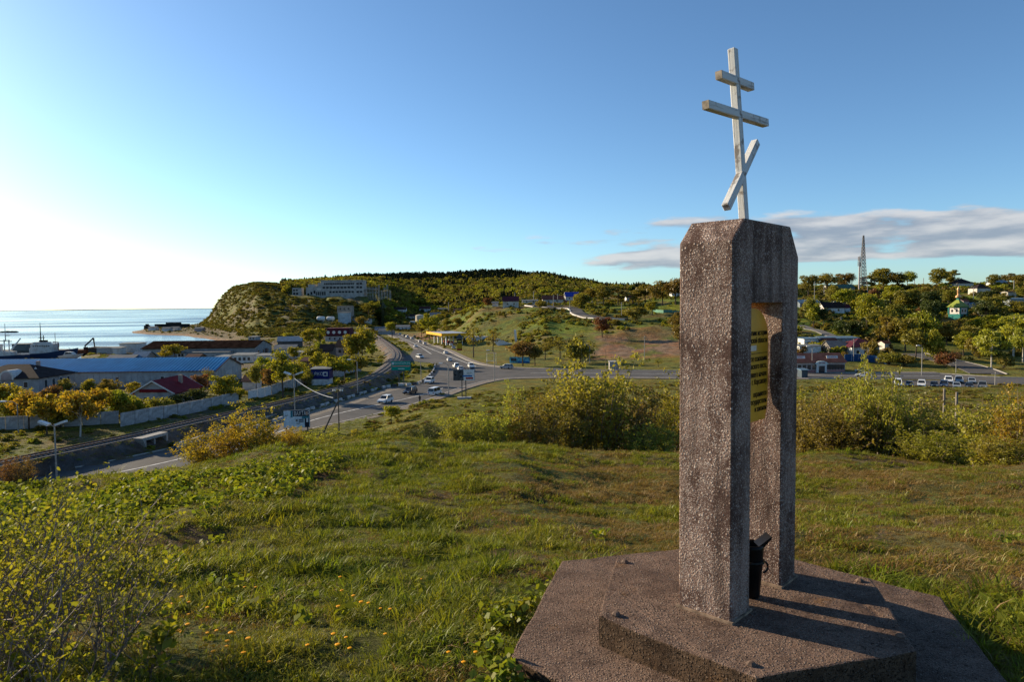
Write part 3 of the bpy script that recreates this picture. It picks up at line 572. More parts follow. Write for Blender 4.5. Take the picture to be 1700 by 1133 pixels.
def clump_points(rs, n, cen, rx, rz, K, cr, hollow=.5, flat=1., zmin=None):
    d = rs.normal(size=(K, 3)); d /= np.linalg.norm(d, axis=1)[:, None]; rr = (hollow+(1-hollow)*rs.random(K))[:, None]
    c = np.array(cen)+d*rr*np.array([rx, rx, rz])
    k = rs.integers(0, K, n); q = rs.normal(size=(n, 3)); q /= np.linalg.norm(q, axis=1)[:, None]
    rad_ = cr*(.6+.8*rs.random(K))[k]*rs.random(n)**.45
    P = c[k]+q*rad_[:, None]*np.array([1, 1, .75*flat])
    if zmin is not None: P[:, 2] = np.maximum(P[:, 2], zmin+rs.random(n)*.1)
    return P, q, c
LEAF = {'gold': leaf_mat('leaf_gold', (.33, .21, .022), (.26, .22, .026), .45), 'green': leaf_mat('leaf_green', (.19, .20, .02), (.27, .245, .026), .45),
        'olive': leaf_mat('leaf_olive', (.17, .145, .026), (.22, .185, .032), .42), 'rust': leaf_mat('leaf_rust', (.20, .08, .035), (.16, .10, .035), .38),
        'dark': leaf_mat('leaf_dark', (.05, .066, .018), (.075, .085, .02), .3), 'pale': leaf_mat('leaf_pale', (.30, .285, .042), (.25, .245, .036), .5),
        'conifer': leaf_mat('leaf_conifer', (.016, .027, .012), (.026, .036, .014), .12), 'brown': leaf_mat('leaf_brown', (.19, .13, .035), (.16, .13, .03), .38), 'shore': leaf_mat('leaf_shrubby', (.11, .12, .02), (.16, .125, .03), .38)}
BARK = mat('bark', (.085, .065, .05), .95, .3, 6); BIRCH = mat('birch_bark', (.48, .44, .38), .85, .3, 5, dirt=(.08, .07, .06), dirt_s=7)
CROWNS = {}; TRUNKS = {}
SHAPES = {'round': dict(cen=(0, 0, .62), rx=.30, rz=.28, K=20, cr=.15, n=2000, ls=.037, hollow=.45), 'tall': dict(cen=(0, 0, .60), rx=.19, rz=.33, K=20, cr=.12, n=1700, ls=.033, hollow=.4),
          'flat': dict(cen=(0, 0, .58), rx=.33, rz=.27, K=22, cr=.15, n=1900, ls=.036, hollow=.45, flat=.6), 'bush': dict(cen=(0, 0, .45), rx=.48, rz=.36, K=24, cr=.2, n=2200, ls=.05, hollow=.35, zmin=.02),
          'sparse': dict(cen=(0, 0, .62), rx=.26, rz=.28, K=18, cr=.12, n=650, ls=.028, hollow=.4)}
for sh, p in SHAPES.items():
    CROWNS[sh] = []; TRUNKS[sh] = []
    for k in range(4):
        rs = np.random.default_rng(100+k*7+len(sh)); q = dict(p); n = q.pop('n'); ls = q.pop('ls')
        P, o_, c = clump_points(rs, n, **q); V, Fc = leaves(rs, P, ls, .3, o_*.9)
        CROWNS[sh].append(np_mesh('crown', V, Fc, LEAF['green']))
        mb = MB(); lean = rs.normal(size=2)*.02; zt = .3 if sh != 'bush' else .08; top = .55 if sh != 'bush' else .3
        if sh != 'bush': mb.tube([(0, 0, -.06), (lean[0]*.4, lean[1]*.4, zt*.6), (lean[0], lean[1], top), (lean[0]*1.3, lean[1]*1.3, .8)], [.020, .015, .010, .004], 6)
        for cc in c[:9 if sh != 'bush' else 12]:
            z0 = zt+rs.random()*.2 if sh != 'bush' else 0; b0 = Vector((lean[0]*z0, lean[1]*z0, z0)); e = Vector(cc)
            mb.tube([b0, b0.lerp(e, .5)+Vector((0, 0, .03)), e], [.009, .006, .002], 4, False)
        TRUNKS[sh].append(mb.mesh('trunk', BARK))
TREES = []            # (group, sort px, root, describe)
trs = random.Random(11); CNAME = {'gold': 'golden', 'green': 'yellow-green', 'olive': 'olive', 'rust': 'rusty red', 'dark': 'dark green', 'pale': 'pale yellow-green', 'brown': 'brownish'}
def tree(px, pos, h, wid, colr, shape, place, birch=False, name='tree'):
    k = trs.randrange(4); r = thing(name, '', 'tree' if shape != 'bush' else 'bush', pos, trs.random()*6.28)
    cw = {'round': .86, 'tall': .60, 'flat': .9, 'bush': 1.25, 'sparse': .74}[shape]; s = wid/(cw*h) if wid else 1.0
    s = min(max(s, .55), 2.4); r.scale = (h*s, h*s, h)
    a = bpy.data.objects.new('crown', CROWNS[shape][k]); b = bpy.data.objects.new('trunk', TRUNKS[shape][k])
    for o in (a, b): COL.objects.link(o); o.parent = r
    a.material_slots[0].link = 'OBJECT'; a.material_slots[0].material = LEAF[colr]
    if birch: b.material_slots[0].link = 'OBJECT'; b.material_slots[0].material = BIRCH
    sz = 'tall' if h > 9 else 'small' if h < 4.5 else ''
    kind = {'bush': 'bush', 'flat': 'flat-topped tree', 'sparse': 'thin-leaved tree', 'tall': 'slender tree', 'round': 'round tree'}[shape]
    TREES.append((place, px, r, (sz+' '+CNAME[colr]+' '+('white-trunked ' if birch else '')+kind).strip())); return r
def finish_trees():
    by = {}
    for g, px, r, d in TREES: by.setdefault((d, g), []).append((px, r))
    for (d, g), l in by.items():
        l.sort(key=lambda t: t[0])
        for i, (px, r) in enumerate(l):
            r['group'] = 'trees '+g
            r['label'] = f'{d} {g}' if len(l) == 1 else f'{ORD[min(i, 29)]} {d} from the left {g}'
def T(px, py, yt, wpx, colr, shape, place, birch=False, dmin=60):
    p = G(px, py, dmin); k = ppm(p); return tree(px, p, max(1.5, (py-yt)/k*1.1), wpx/k*1.28, colr, shape, place, birch)
FEN = 'along the white panel fence'
for a in [(10,692,636,62,'gold','round'),(48,714,648,55,'gold','round'),(78,722,652,50,'gold','round'),(133,726,648,58,'gold','round',True),(108,664,628,26,'olive','round'),(165,704,645,52,'gold','round'),(195,700,648,50,'green','round'),(225,694,652,50,'green','bush'),(240,684,660,40,'olive','bush'),(150,664,630,30,'green','round'),(180,664,628,34,'olive','round'),(222,668,634,26,'gold','tall'),(28,700,650,44,'gold','bush'),(100,712,655,46,'olive','bush'),(118,700,648,40,'gold','round'),(60,690,648,40,'olive','bush'),(150,705,660,44,'gold','bush'),(210,700,662,36,'gold','bush'),(-15,695,640,50,'gold','round'),(90,690,640,36,'rust','round')]:
    T(*a[:6], FEN, birch=len(a) > 6)
YD = 'in the yards behind the white fence'
for a in [(332,656,622,36,'rust','round'),(345,648,612,34,'brown','sparse'),(372,672,623,52,'green','round'),(392,668,640,36,'green','bush'),(300,682,650,40,'dark','bush'),(325,678,645,44,'dark','round'),(268,690,654,46,'olive','bush'),(447,656,612,30,'rust','round'),(470,662,583,42,'green','tall'),(492,650,598,34,'green','round'),(436,640,592,28,'green','tall'),(425,650,606,28,'olive','round'),(290,598,571,32,'green','round'),(275,600,581,22,'gold','round')]:
    T(*a[:6], YD)
MD = 'beside the far bend of the railway'
for a in [(526,622,580,24,'green','tall'),(548,636,592,36,'green','round'),(572,636,590,42,'green','round'),(592,630,588,36,'olive','round'),(603,606,540,44,'green','round'),(585,606,556,36,'green','round'),(515,580,546,28,'green','round'),(531,576,545,22,'green','tall'),(522,602,570,36,'olive','bush'),(505,606,588,28,'green','bush'),(534,590,566,22,'green','round'),(500,630,602,26,'green','round'),(510,640,612,24,'olive','bush'),(545,606,584,24,'green','bush'),(488,600,576,24,'green','round'),(560,618,592,26,'olive','round'),(618,590,570,18,'green','bush'),(612,566,550,18,'green','round'),(600,545,525,20,'olive','round'),(480,566,550,20,'green','bush'),(620,520,500,22,'green','round'),(632,520,490,30,'green','round'),(612,522,503,22,'olive','round')]:
    T(*a[:6], MD)
GS = 'near the petrol station'
for a in [(713,563,520,32,'green','round'),(700,560,534,24,'olive','round'),(651,561,532,20,'green','tall'),(722,565,540,20,'green','tall'),(786,594,538,36,'olive','sparse'),(818,584,548,32,'olive','sparse'),(868,608,566,46,'rust','round'),(888,608,574,30,'olive','round'),(742,546,528,20,'olive','round'),(760,543,528,18,'olive','round')]:
    T(*a[:6], GS)
HB = 'on the green hillside'
for a in [(963,604,559,48,'olive','bush'),(930,596,562,34,'olive','sparse'),(905,598,565,30,'olive','sparse'),(1000,560,527,36,'rust','round'),(896,512,497,26,'olive','bush'),(810,512,495,18,'rust','round'),(1055,532,508,40,'olive','bush'),(1082,524,498,24,'green','tall'),(1125,556,518,34,'brown','round'),(1128,580,540,30,'brown','round'),(1020,540,528,24,'olive','bush'),(1093,610,595,16,'green','sparse'),(650,704,674,32,'green','round'),(963,512,482,34,'olive','bush')]:
    T(*a[:6], HB)
HT = 'on the skyline left of the pillar'
for a in [(978,506,480,34,'olive','round'),(1002,508,474,40,'brown','round'),(1026,506,478,34,'brown','flat'),(1050,506,480,30,'olive','flat'),(1072,506,472,40,'brown','round'),(1100,508,464,48,'brown','flat'),(1122,506,462,44,'brown','round'),(1140,506,466,40,'brown','round'),(1180,500,468,40,'olive','round')]:
    T(*a[:6], HT)
SK = 'on the skyline right of the pillar'
for a in [(1342,492,457,36,'brown','round'),(1372,484,454,44,'olive','round'),(1402,482,454,38,'brown','round'),(1445,484,456,30,'olive','flat'),(1466,484,446,44,'olive','round'),(1490,482,452,30,'olive','round'),(1507,480,450,26,'green','round'),(1530,476,451,22,'olive','flat'),(1556,482,446,34,'olive','round'),(1582,478,447,30,'olive','flat'),(1648,478,456,24,'olive','round'),(1674,476,454,28,'brown','round'),(1692,478,456,26,'olive','round'),(1622,472,460,30,'dark','bush')]:
    T(*a[:6], SK)
RH = 'on the right hillside'
for a in [(1440,545,488,52,'green','round'),(1462,565,508,46,'olive','round'),(1478,580,520,48,'olive','tall'),(1503,584,528,50,'olive','round'),(1530,576,516,44,'green','round'),(1520,596,545,40,'olive','round'),(1551,598,543,30,'green','bush'),(1608,572,540,44,'olive','round'),(1640,566,522,62,'green','round'),(1682,594,514,60,'pale','flat',True),(1646,612,542,50,'pale','flat',True),(1698,602,545,40,'pale','round',True),(1350,545,504,28,'green','round'),(1367,545,512,22,'dark','round'),(1382,510,474,30,'olive','round'),(1402,518,480,34,'green','round'),(1424,514,484,30,'green','bush'),(1453,504,476,24,'rust','bush'),(1478,516,470,30,'green','tall'),(1500,520,482,40,'olive','round'),(1525,520,486,40,'olive','round'),(1544,530,484,34,'dark','round'),(1545,560,500,36,'dark','round'),(1532,546,508,22,'rust','tall'),(1636,540,498,36,'dark','round'),(1650,536,492,44,'olive','round'),(1690,536,500,44,'olive','round'),(1572,574,540,40,'olive','round'),(1600,592,550,40,'green','round'),(1625,596,556,40,'olive','bush'),(1475,606,582,40,'olive','bush'),(1500,608,586,36,'olive','bush'),(1445,600,560,30,'olive','bush'),(1420,560,528,34,'dark','bush'),(1395,556,530,30,'dark','bush'),(1345,520,490,30,'olive','bush'),(1570,610,580,40,'rust','bush'),(1665,612,586,36,'brown','bush'),(1540,500,476,34,'olive','round'),(1575,505,482,34,'olive','round'),(1512,506,478,28,'olive','bush'),(1662,510,486,26,'olive','round'),(1437,630,598,26,'green','sparse'),(1406,568,556,22,'pale','sparse'),(1700,500,478,30,'olive','round'),(1640,500,482,30,'dark','bush'),(1568,520,500,30,'dark','bush'),(1465,540,498,34,'dark','round'),(1485,552,505,34,'olive','round')]:
    T(*a[:6], RH, birch=len(a) > 6)
# ------------------------------------------------------------------ near bushes on the brow, small leaves and bare stems
NB = []; BSTEM = mat('twig_bark', (.17, .125, .095), .9, .3, 9)
for k in range(5):
    rs = np.random.default_rng(500+k); mb = MB(); P = []; O = []
    nst = 46
    for i in range(nst):
        a = rs.random()*6.28; r0 = .16*rs.random()**.5; sp = .36*rs.random()**.6; hgt = (.5+.5*rs.random())*(1-.75*(sp/.36)**2*.55)
        p0 = Vector((cos(a)*r0, sin(a)*r0, -.03)); p1 = Vector((cos(a)*(r0+sp*.45), sin(a)*(r0+sp*.45), hgt*.55)); p2 = Vector((cos(a)*(r0+sp)+rs.normal()*.03, sin(a)*(r0+sp)+rs.normal()*.03, hgt))
        mb.tube([p0, p1, p2], [.0042, .003, .001], 3, False)
        for j in range(9):
            t = .18+.8*rs.random(); b0 = p0.lerp(p1, t/.55) if t < .55 else p1.lerp(p2, (t-.55)/.45)
            e = b0+Vector((rs.normal()*.075, rs.normal()*.075, .02+.08*rs.random())); mb.tube([b0, e], [.0018, .0008], 3, False)
            m_ = 17; tt = rs.random(m_)[:, None]**.7; q = np.array(b0)+(np.array(e)-np.array(b0))*tt+rs.normal(size=(m_, 3))*.019; P.append(q)
    P = np.concatenate(P); P[:, 2] = np.maximum(P[:, 2], .015); V, Fc = leaves(rs, P, .0185, .25)
    NB.append((np_mesh('foliage', V, Fc, LEAF['green']), mb.mesh('stems', BSTEM)))
def nbush(px, Y, yt, wpx, colr, label, k, base=None):
    p = GY(px, Y, .05); yb = 506.3-(px-850)*.0105+(EYE-p.z)/Y*F; h = (yb-yt)/F*Y; wd = wpx/F*Y
    r = thing('bush', label, 'bush', p, k*1.7, 'bushes on the brow of the hill'); s = wd/.86; r.scale = (s*1.12, s*1.12, h*1.16)
    for me, n in zip(NB[k % 5], ('foliage', 'stems')):
        o = bpy.data.objects.new(n, me); COL.objects.link(o); o.parent = r
    o = r.children[0]; o.material_slots[0].link = 'OBJECT'; o.material_slots[0].material = LEAF[colr]; return r
for a in [(990,31,574,150,'pale','tallest leafy bush left of the pillar, rising over the road',0),(935,30,640,110,'olive','mid-height olive bush against the left side of the tallest bush',1),(1045,32,640,120,'brown','brownish bush between the tallest bush and the pillar',2),(1108,36,636,100,'green','dense bright green bush touching the left edge of the pillar',3),
          (880,29,662,110,'olive','low open olive bush left of the mid-height one',4),(815,28,678,90,'pale','low pale bush in the middle of the brow row',0),(765,27,686,70,'pale','leftmost low pale bush of the middle brow row',2),(850,34,640,40,'pale','thin tall sapling-like bush with few leaves over the field',1),
          (1085,29,700,90,'pale','small pale bush at the foot of the pillar, left side',3),
          (405,21,676,90,'gold','tall golden bush above the road on the left brow',1),(345,20.5,706,100,'gold','lower golden bush at the left end of the brow row',3),(448,22,710,76,'gold','round golden bush right of the tall golden one',0),(520,23,716,90,'pale','low yellowish bush beside the billboard',2),(486,22,712,44,'gold','wispy golden bush in front of the billboard',4),(575,24,728,60,'olive','smallest bush at the right end of the golden row',1),(18,14.5,762,60,'rust','small rusty red shrub at the left picture edge',4),
          (1352,36,650,80,'olive','olive bush just right of the pillar',0),(1400,31,662,120,'olive','broad olive bush second right of the pillar',2),(1458,30,602,80,'pale','tall pale pointed bush right of the pillar',1),(1450,31,668,130,'olive','broad bush below the tall pointed one',3),(1520,30,668,130,'pale','wide pale bush in the middle of the right brow row',4),(1590,29,668,130,'pale','wide pale bush left of the last two at right',0),(1655,27,660,120,'pale','large pale bush second from the right edge',2),(1715,25,650,120,'gold','yellowing bush cut by the right picture edge',1),(1560,25,712,110,'green','low green bush in front of the right brow row',3),(1690,21,720,110,'green','low bright bush at lower right under the yellowing one',0),
          (1365,62,636,110,'green','smooth green bush behind the brow row by the shop',2),(1425,66,632,110,'green','broad green bush behind the tall pointed one',4),(1500,70,645,90,'olive','olive thicket bush below the parked cars',1),(1555,60,660,110,'brown','brownish bush beside the grey wooden posts',3),(1620,55,668,110,'green','green bush behind the wide pale ones',0),(1690,52,660,110,'olive','olive bush behind the right edge bush',2),(1395,48,650,110,'olive','olive bush filling the gap behind the broad one',1),(720,60,705,60,'dark','dark low bush on the field below the brow',1),(690,52,712,60,'dark','dark low bush by the field track',3)]:
    nbush(*a[:5], a[5], a[6])
# ------------------------------------------------------------------ scattered stuff (geometry nodes on a point cloud)
def scatter(name, P, rot, scl, idx, srcs, label):
    coll = bpy.data.collections.new(name+'_sources')
    for i, (me, mt) in enumerate(srcs):
        o = bpy.data.objects.new(f'{name}_src_{i:02d}', me.copy() if mt else me); coll.objects.link(o)
        if mt: o.data.materials.clear(); o.data.materials.append(mt)
    me = bpy.data.meshes.new(name); me.vertices.add(len(P)); me.vertices.foreach_set('co', np.asarray(P, np.float32).ravel())
    for n, t, d in (('rot', 'FLOAT_VECTOR', rot), ('scl', 'FLOAT_VECTOR', scl)):
        at = me.attributes.new(n, t, 'POINT'); at.data.foreach_set('vector', np.asarray(d, np.float32).ravel())
    at = me.attributes.new('idx', 'INT', 'POINT'); at.data.foreach_set('value', np.asarray(idx, np.int32)); me.update()
    o = bpy.data.objects.new(name, me); COL.objects.link(o); o['kind'] = 'stuff'; o['label'] = label
    ng = bpy.data.node_groups.new(name, 'GeometryNodeTree'); ng.interface.new_socket('Geometry', in_out='INPUT', socket_type='NodeSocketGeometry'); ng.interface.new_socket('Geometry', in_out='OUTPUT', socket_type='NodeSocketGeometry')
    gi = ng.nodes.new('NodeGroupInput'); gout = ng.nodes.new('NodeGroupOutput'); ins = ng.nodes.new('GeometryNodeInstanceOnPoints'); ci = ng.nodes.new('GeometryNodeCollectionInfo')
    ci.inputs['Collection'].default_value = coll; ci.inputs['Separate Children'].default_value = True; ci.inputs['Reset Children'].default_value = True
    def na(n, t): q = ng.nodes.new('GeometryNodeInputNamedAttribute'); q.data_type = t; q.inputs[0].default_value = n; return q.outputs[0]
    e2r = ng.nodes.new('FunctionNodeEulerToRotation'); lk = ng.links.new
    lk(gi.outputs[0], ins.inputs['Points']); lk(ci.outputs[0], ins.inputs['Instance']); ins.inputs['Pick Instance'].default_value = True
    lk(na('idx', 'INT'), ins.inputs['Instance Index']); lk(na('rot', 'FLOAT_VECTOR'), e2r.inputs[0]); lk(e2r.outputs[0], ins.inputs['Rotation']); lk(na('scl', 'FLOAT_VECTOR'), ins.inputs['Scale'])
    lk(ins.outputs[0], gout.inputs[0]); md = o.modifiers.new('scatter', 'NODES'); md.node_group = ng; return o
def rnd_rot(rs, n, tilt=.1): return np.c_[rs.normal(size=n)*tilt, rs.normal(size=n)*tilt, rs.random(n)*6.283]
# low-detail crowns for the far wood
def far_crown(seed, n, ls, **k):
    rs = np.random.default_rng(seed); P, o_, c = clump_points(rs, n, **k); V, Fc = leaves(rs, P, ls, .3, o_*1.2, aspect=1.2); return np_mesh('far_crown', V, Fc, LEAF['green'])
fr = [far_crown(900+i, 260, .10, cen=(0, 0, .55), rx=.30, rz=.32, K=10, cr=.2, hollow=.4) for i in range(3)]
def conifer(seed):
    rs = np.random.default_rng(seed); n = 260; t = rs.random(n)**.75; a = rs.random(n)*6.28; r = (.26*(1-t)+.01)*(.5+.5*rs.random(n))
    P = np.c_[np.cos(a)*r, np.sin(a)*r, .06+t*.94]; V, Fc = leaves(rs, P, .075, -.1, np.c_[np.cos(a), np.sin(a), 0*a]*.8); return np_mesh('far_conifer', V, Fc, LEAF['conifer'])
cf = [conifer(950+i) for i in range(2)]
rs = np.random.default_rng(77)
def region(n, p0, p1, y0, y1):
    px = p0+(p1-p0)*rs.random(n); Y = np.sqrt(y0*y0+(y1*y1-y0*y0)*rs.random(n)); x = (px-850)/F*Y; return px, x, Y, height(x, Y)
px, x, y, z = region(15000, 470, 1200, 760, 1330)
gut = fbm(x/60, y/60, 91); keep = (z > 24) & ((px > 640) | (z > 44) | (fbm(x/25, y/25, 95) > .45)) & ~((px > 480) & (px < 660) & (y < 800)) & ((y > 860) | (px < 1000))
px, x, y, z, gut = px[keep], x[keep], y[keep], z[keep], gut[keep]; n = len(x)
con = (gut+.55*sstep(1000, 1200, y)+.1*rs.normal(size=n)) > .74
idx = np.where(con, 3+rs.integers(0, 2, n), rs.integers(0, 3, n)); hgt = np.where(con, 9, 7.5)*(.7+.6*rs.random(n))
scatter('ridge_forest', np.c_[x, y, z-.3], rnd_rot(rs, n), np.c_[hgt*1.15, hgt*1.15, hgt], idx, [(fr[0], LEAF['olive']), (fr[1], LEAF['green']), (fr[2], LEAF['shore']), (cf[0], None), (cf[1], None)], 'dark mixed forest covering the far ridge')
cl = [far_crown(970+i, 300, .15, cen=(0, 0, .4), rx=.5, rz=.4, K=12, cr=.26, hollow=.3, zmin=.02) for i in range(3)]
SH = []
def shrubs(name, n, p0, p1, y0, y1, cond, hs, label, mats, nz=.45, ns=18, zmin=3.6, wide=1.2):
    px, x, y, z = region(n, p0, p1, y0, y1); k = (z > zmin) & (fbm(x/ns, y/ns, 33) > nz) & cond(px, x, y, z); px, x, y, z = px[k], x[k], y[k], z[k]; n = len(x)
    h = hs[0]+(hs[1]-hs[0])*rs.random(n)**2*(1 if hs[1] < 7 else .9); cc = (fbm(x/30, y/30, 37)*1.6+rs.random(n)*.8-.6)*len(mats)
    scatter(name, np.c_[x, y, z-.1], rnd_rot(rs, n), np.c_[h*wide, h*wide, h*.85], np.clip(cc, 0, len(mats)-1).astype(int), [(cl[i % 3], LEAF[m]) for i, m in enumerate(mats)], label)
shrubs('headland_scrub', 16000, 335, 700, 480, 960, lambda p, x, y, z: (z < 62) & ~((y > 685) & (y < 790) & (p > 478)), (.6, 2.4), 'low scrub covering the headland slopes', ['shore', 'shore', 'shore', 'olive', 'shore'], .30, 18, 3.6, 2.3)
shrubs('spit_scrub', 2600, 240, 470, 520, 960, lambda p, x, y, z: (z > 1.2) & (z < 6), (.6, 2.2), 'rough vegetation on the spit', ['shore', 'dark', 'olive'], .42, 14, .9)
shrubs('hillside_scrub', 9000, 700, 1160, 262, 560, lambda p, x, y, z: ~((y > 256) & (y < 322) & (p > 985)) & (pdist(x, y, hr) > 6), (.5, 2.6), 'low scrub and tall weeds on the green hillside', ['green', 'green', 'shore', 'olive'], .52, 12)
shrubs('far_slope_scrub', 5000, 640, 1000, 560, 860, lambda p, x, y, z: z > 6, (2, 7), 'bushes and trees of the far valley below the ridge', ['dark', 'olive', 'shore', 'green'], .4, 30)
shrubs('right_ridge_trees', 2600, 1150, 1900, 500, 700, lambda p, x, y, z: z > 30, (3.5, 7.5), 'band of trees along the right skyline', ['olive', 'dark', 'brown', 'green'], .40, 20)
shrubs('right_hill_scrub', 12000, 1150, 1900, 236, 720, lambda p, x, y, z: (pdist(x, y, rb) > 7) & (pdist(x, y, r2) > 4), (.8, 4.2), 'scrub filling the gaps on the right hillside', ['dark', 'olive', 'shore', 'green', 'dark', 'brown'], .40, 15)
px, x, y, z = region(16000, -100, 740, 92, 470); dr = pdist(x, y, RAILC); k = (z < 4.6) & (z > 2) & ~inpoly(x, y, ROAD) & (dr > 4.2) & (fbm(x/7, y/7, 43) > .50); x, y, z = x[k], y[k], z[k]; n = len(x); h = .35+1.1*rs.random(n)**2
scatter('valley_weeds', np.c_[x, y, z-.05], rnd_rot(rs, n), np.c_[h*1.5, h*1.5, h*.8], rs.integers(0, 3, n), [(cl[0], LEAF['green']), (cl[1], LEAF['pale']), (cl[2], LEAF['shore'])], 'weeds and rough grass on the valley floor')
shrubs('field_weeds', 9000, 600, 1900, 55, 200, lambda p, x, y, z: ~inpoly(x, y, ROAD) & ~inpoly(x, y, PARK), (.2, .85), 'rough weeds and tussocks on the sloping field', ['olive', 'shore', 'brown', 'green', 'brown'], .50, 6, 3.0, 2.2)
# ------------------------------------------------------------------ grass on the near hill
def tuft(seed, nb, hmin, hmax, spread, wd, bend, m):
    rs = np.random.default_rng(seed); V = []; Fc = []
    for i in range(nb):
        a = rs.random()*6.28; r = spread*rs.random()**.5; p = np.array([cos(a)*r, sin(a)*r, -.015]); hh = hmin+(hmax-hmin)*rs.random(); d = rs.random()*6.28; dv = np.array([cos(d), sin(d), 0]); sv = np.array([-sin(d), cos(d), 0])*wd*(.7+.6*rs.random()); bd = bend*hh*(.3+rs.random())
        p1 = p+np.array([0, 0, hh*.55])+dv*bd*.35; p2 = p+np.array([0, 0, hh*(1-.25*min(1, bd/hh))])+dv*bd; k = len(V)
        V += [p-sv, p+sv, p1+sv*.8, p1-sv*.8, p2+sv*.1, p2-sv*.1]; Fc += [(k, k+1, k+2, k+3), (k+3, k+2, k+4, k+5)]
    return np_mesh('tuft', np.array(V), Fc, m)
GG = leaf_mat('grass_green', (.145, .17, .014), (.20, .195, .022), .45, .5, .6); GD = leaf_mat('grass_dry', (.225, .142, .040), (.175, .125, .028), .35, .5, .6); GB = leaf_mat('grass_straw', (.34, .25, .11), (.25, .17, .085), .3, .5, .8)
srcs = [(tuft(1, 34, .03, .075, .09, .0032, .9, GD), None), (tuft(2, 34, .03, .085, .09, .0032, .8, GG), None), (tuft(3, 34, .04, .09, .08, .0036, .8, GG), None), (tuft(4, 30, .07, .15, .08, .0040, .9, GG), None), (tuft(5, 12, .04, .12, .09, .0025, 1.3, GB), None), (tuft(6, 34, .025, .06, .09, .0032, .9, GG), None)]
def gring(r0, r1, dens):
    n = int(dens*.5*(r1*r1-r0*r0)*radians(92)); a = radians(-46)+radians(92)*rs.random(n); r = np.sqrt(r0*r0+(r1*r1-r0*r0)*rs.random(n)); return r*np.sin(a), r*np.cos(a), r
X, Yy, S = [], [], []
for r0, r1, d, s in ((1.6, 5, 330, .8), (5, 9, 230, .85), (9, 16, 130, 1.0), (16, 30, 60, 1.2), (30, 62, 10, 2.0), (62, 130, 4.0, 2.8), (130, 215, 1.8, 3.4)):
    a, b, r = gring(r0, r1, d); X.append(a); Yy.append(b); S.append(np.full(len(a), s))
X, Yy, S = map(np.concatenate, (X, Yy, S)); hx = hexa(.825*HH, 14); bx, by = .777*HH, 2.275*HH
k = ~inpoly(X-bx, Yy-by, np.array(hx)) & ~inpoly(X, Yy, ROAD) & ~inpoly(X, Yy, PARK); X, Yy, S = X[k], Yy[k], S[k]; Zz = height(X, Yy); k = (Zz > 2.95); X, Yy, S, Zz = X[k], Yy[k], S[k], Zz[k]; n = len(X)
lush = fbm(X*.42, Yy*.42, 51)+.26*sstep(1.0, -2.4, X-.10*Yy)-.13; clmp = fbm(X*2.1, Yy*2.1, 52, 3); dry = fbm(X*.55, Yy*.55, 55)+.16*sstep(-2, 3, X); u = rs.random(n)
g_ = lush+.5*(clmp-.5)+.06*rs.normal(size=n)
idx = np.where(g_ > .66, np.where(u < .22, 3, 2), np.where(g_ > .55, np.where(u < .6, 2, 1), np.where(g_ > .47, np.where(u < .5, 1, 5), np.where(dry > .52, np.where(u < .75, 0, 4), np.where(u < .45, 0, 5)))))
idx = np.where(rs.random(n) < .05, 4, idx)
edge = np.hypot(X-bx, Yy-by); idx = np.where((edge < 1.75) & (u < .45) & (X < bx+.3), 2, idx); idx = np.where((edge < 2.2) & (X > bx+1.0) & (u < .5), 3, idx)
sz = S*(.7+.6*rs.random(n))*(.62+.9*sstep(.32, .68, clmp)); bare = (fbm(X*.9, Yy*.9, 58)+.25*(clmp-.5)) > .62; sz = np.where(bare, sz*.7, sz); idx = np.where(bare & (u < .6), 0, idx)
kk = ~(bare & (rs.random(n) < .2)); X, Yy, S, Zz, idx, sz = X[kk], Yy[kk], S[kk], Zz[kk], idx[kk], sz[kk]; n = len(X)
scatter('grass', np.c_[X, Yy, Zz], rnd_rot(rs, n, .18), np.c_[sz, sz, sz*np.where(S > 1.5, .45, .72)], idx, srcs, 'short rough grass covering the near hill')
# broad-leaved ground cover along the left brow and at the slab edge
def rosette(seed, nl, ls):
    rs = np.random.default_rng(seed); P = np.c_[rs.normal(size=(nl, 2))*ls*1.2, .02+rs.random(nl)*ls*2.2]; V, Fc = leaves(rs, P, ls, 1.1, None, .15, 1.3); return np_mesh('rosette', V, Fc, LEAF['green'])
WG = leaf_mat('weed_leaf', (.14, .17, .016), (.19, .20, .022), .45, .5, 2)
ro = [(rosette(i, 16, .045), WG) for i in range(3)]
a, b, r = gring(9, 17, 30); k = (a < -3.2-.05*b) & (fbm(a*.6, b*.6, 66) > .4); a, b = a[k], b[k]; a2, b2, r2_ = gring(1.8, 9, 5); k = fbm(a2*.9, b2*.9, 67) > .6; a2, b2 = a2[k], b2[k]
th = rs.random(60)*2.2+2.3; rr = 1.46+.16*rs.random(60); a3, b3 = bx+np.cos(th)*rr, by+np.sin(th)*rr
a, b = np.r_[a, a2, a3], np.r_[b, b2, b3]; k = ~inpoly(a-bx, b-by, np.array(hx)); a, b = a[k], b[k]; n = len(a); s = np.r_[.8+.9*rs.random(n)]*np.where(b > 9, .95, .7)
scatter('ground_cover', np.c_[a, b, height(a, b)], rnd_rot(rs, n, .2), np.c_[s, s, s], rs.integers(0, 3, n), ro, 'broad-leaved weeds among the grass')
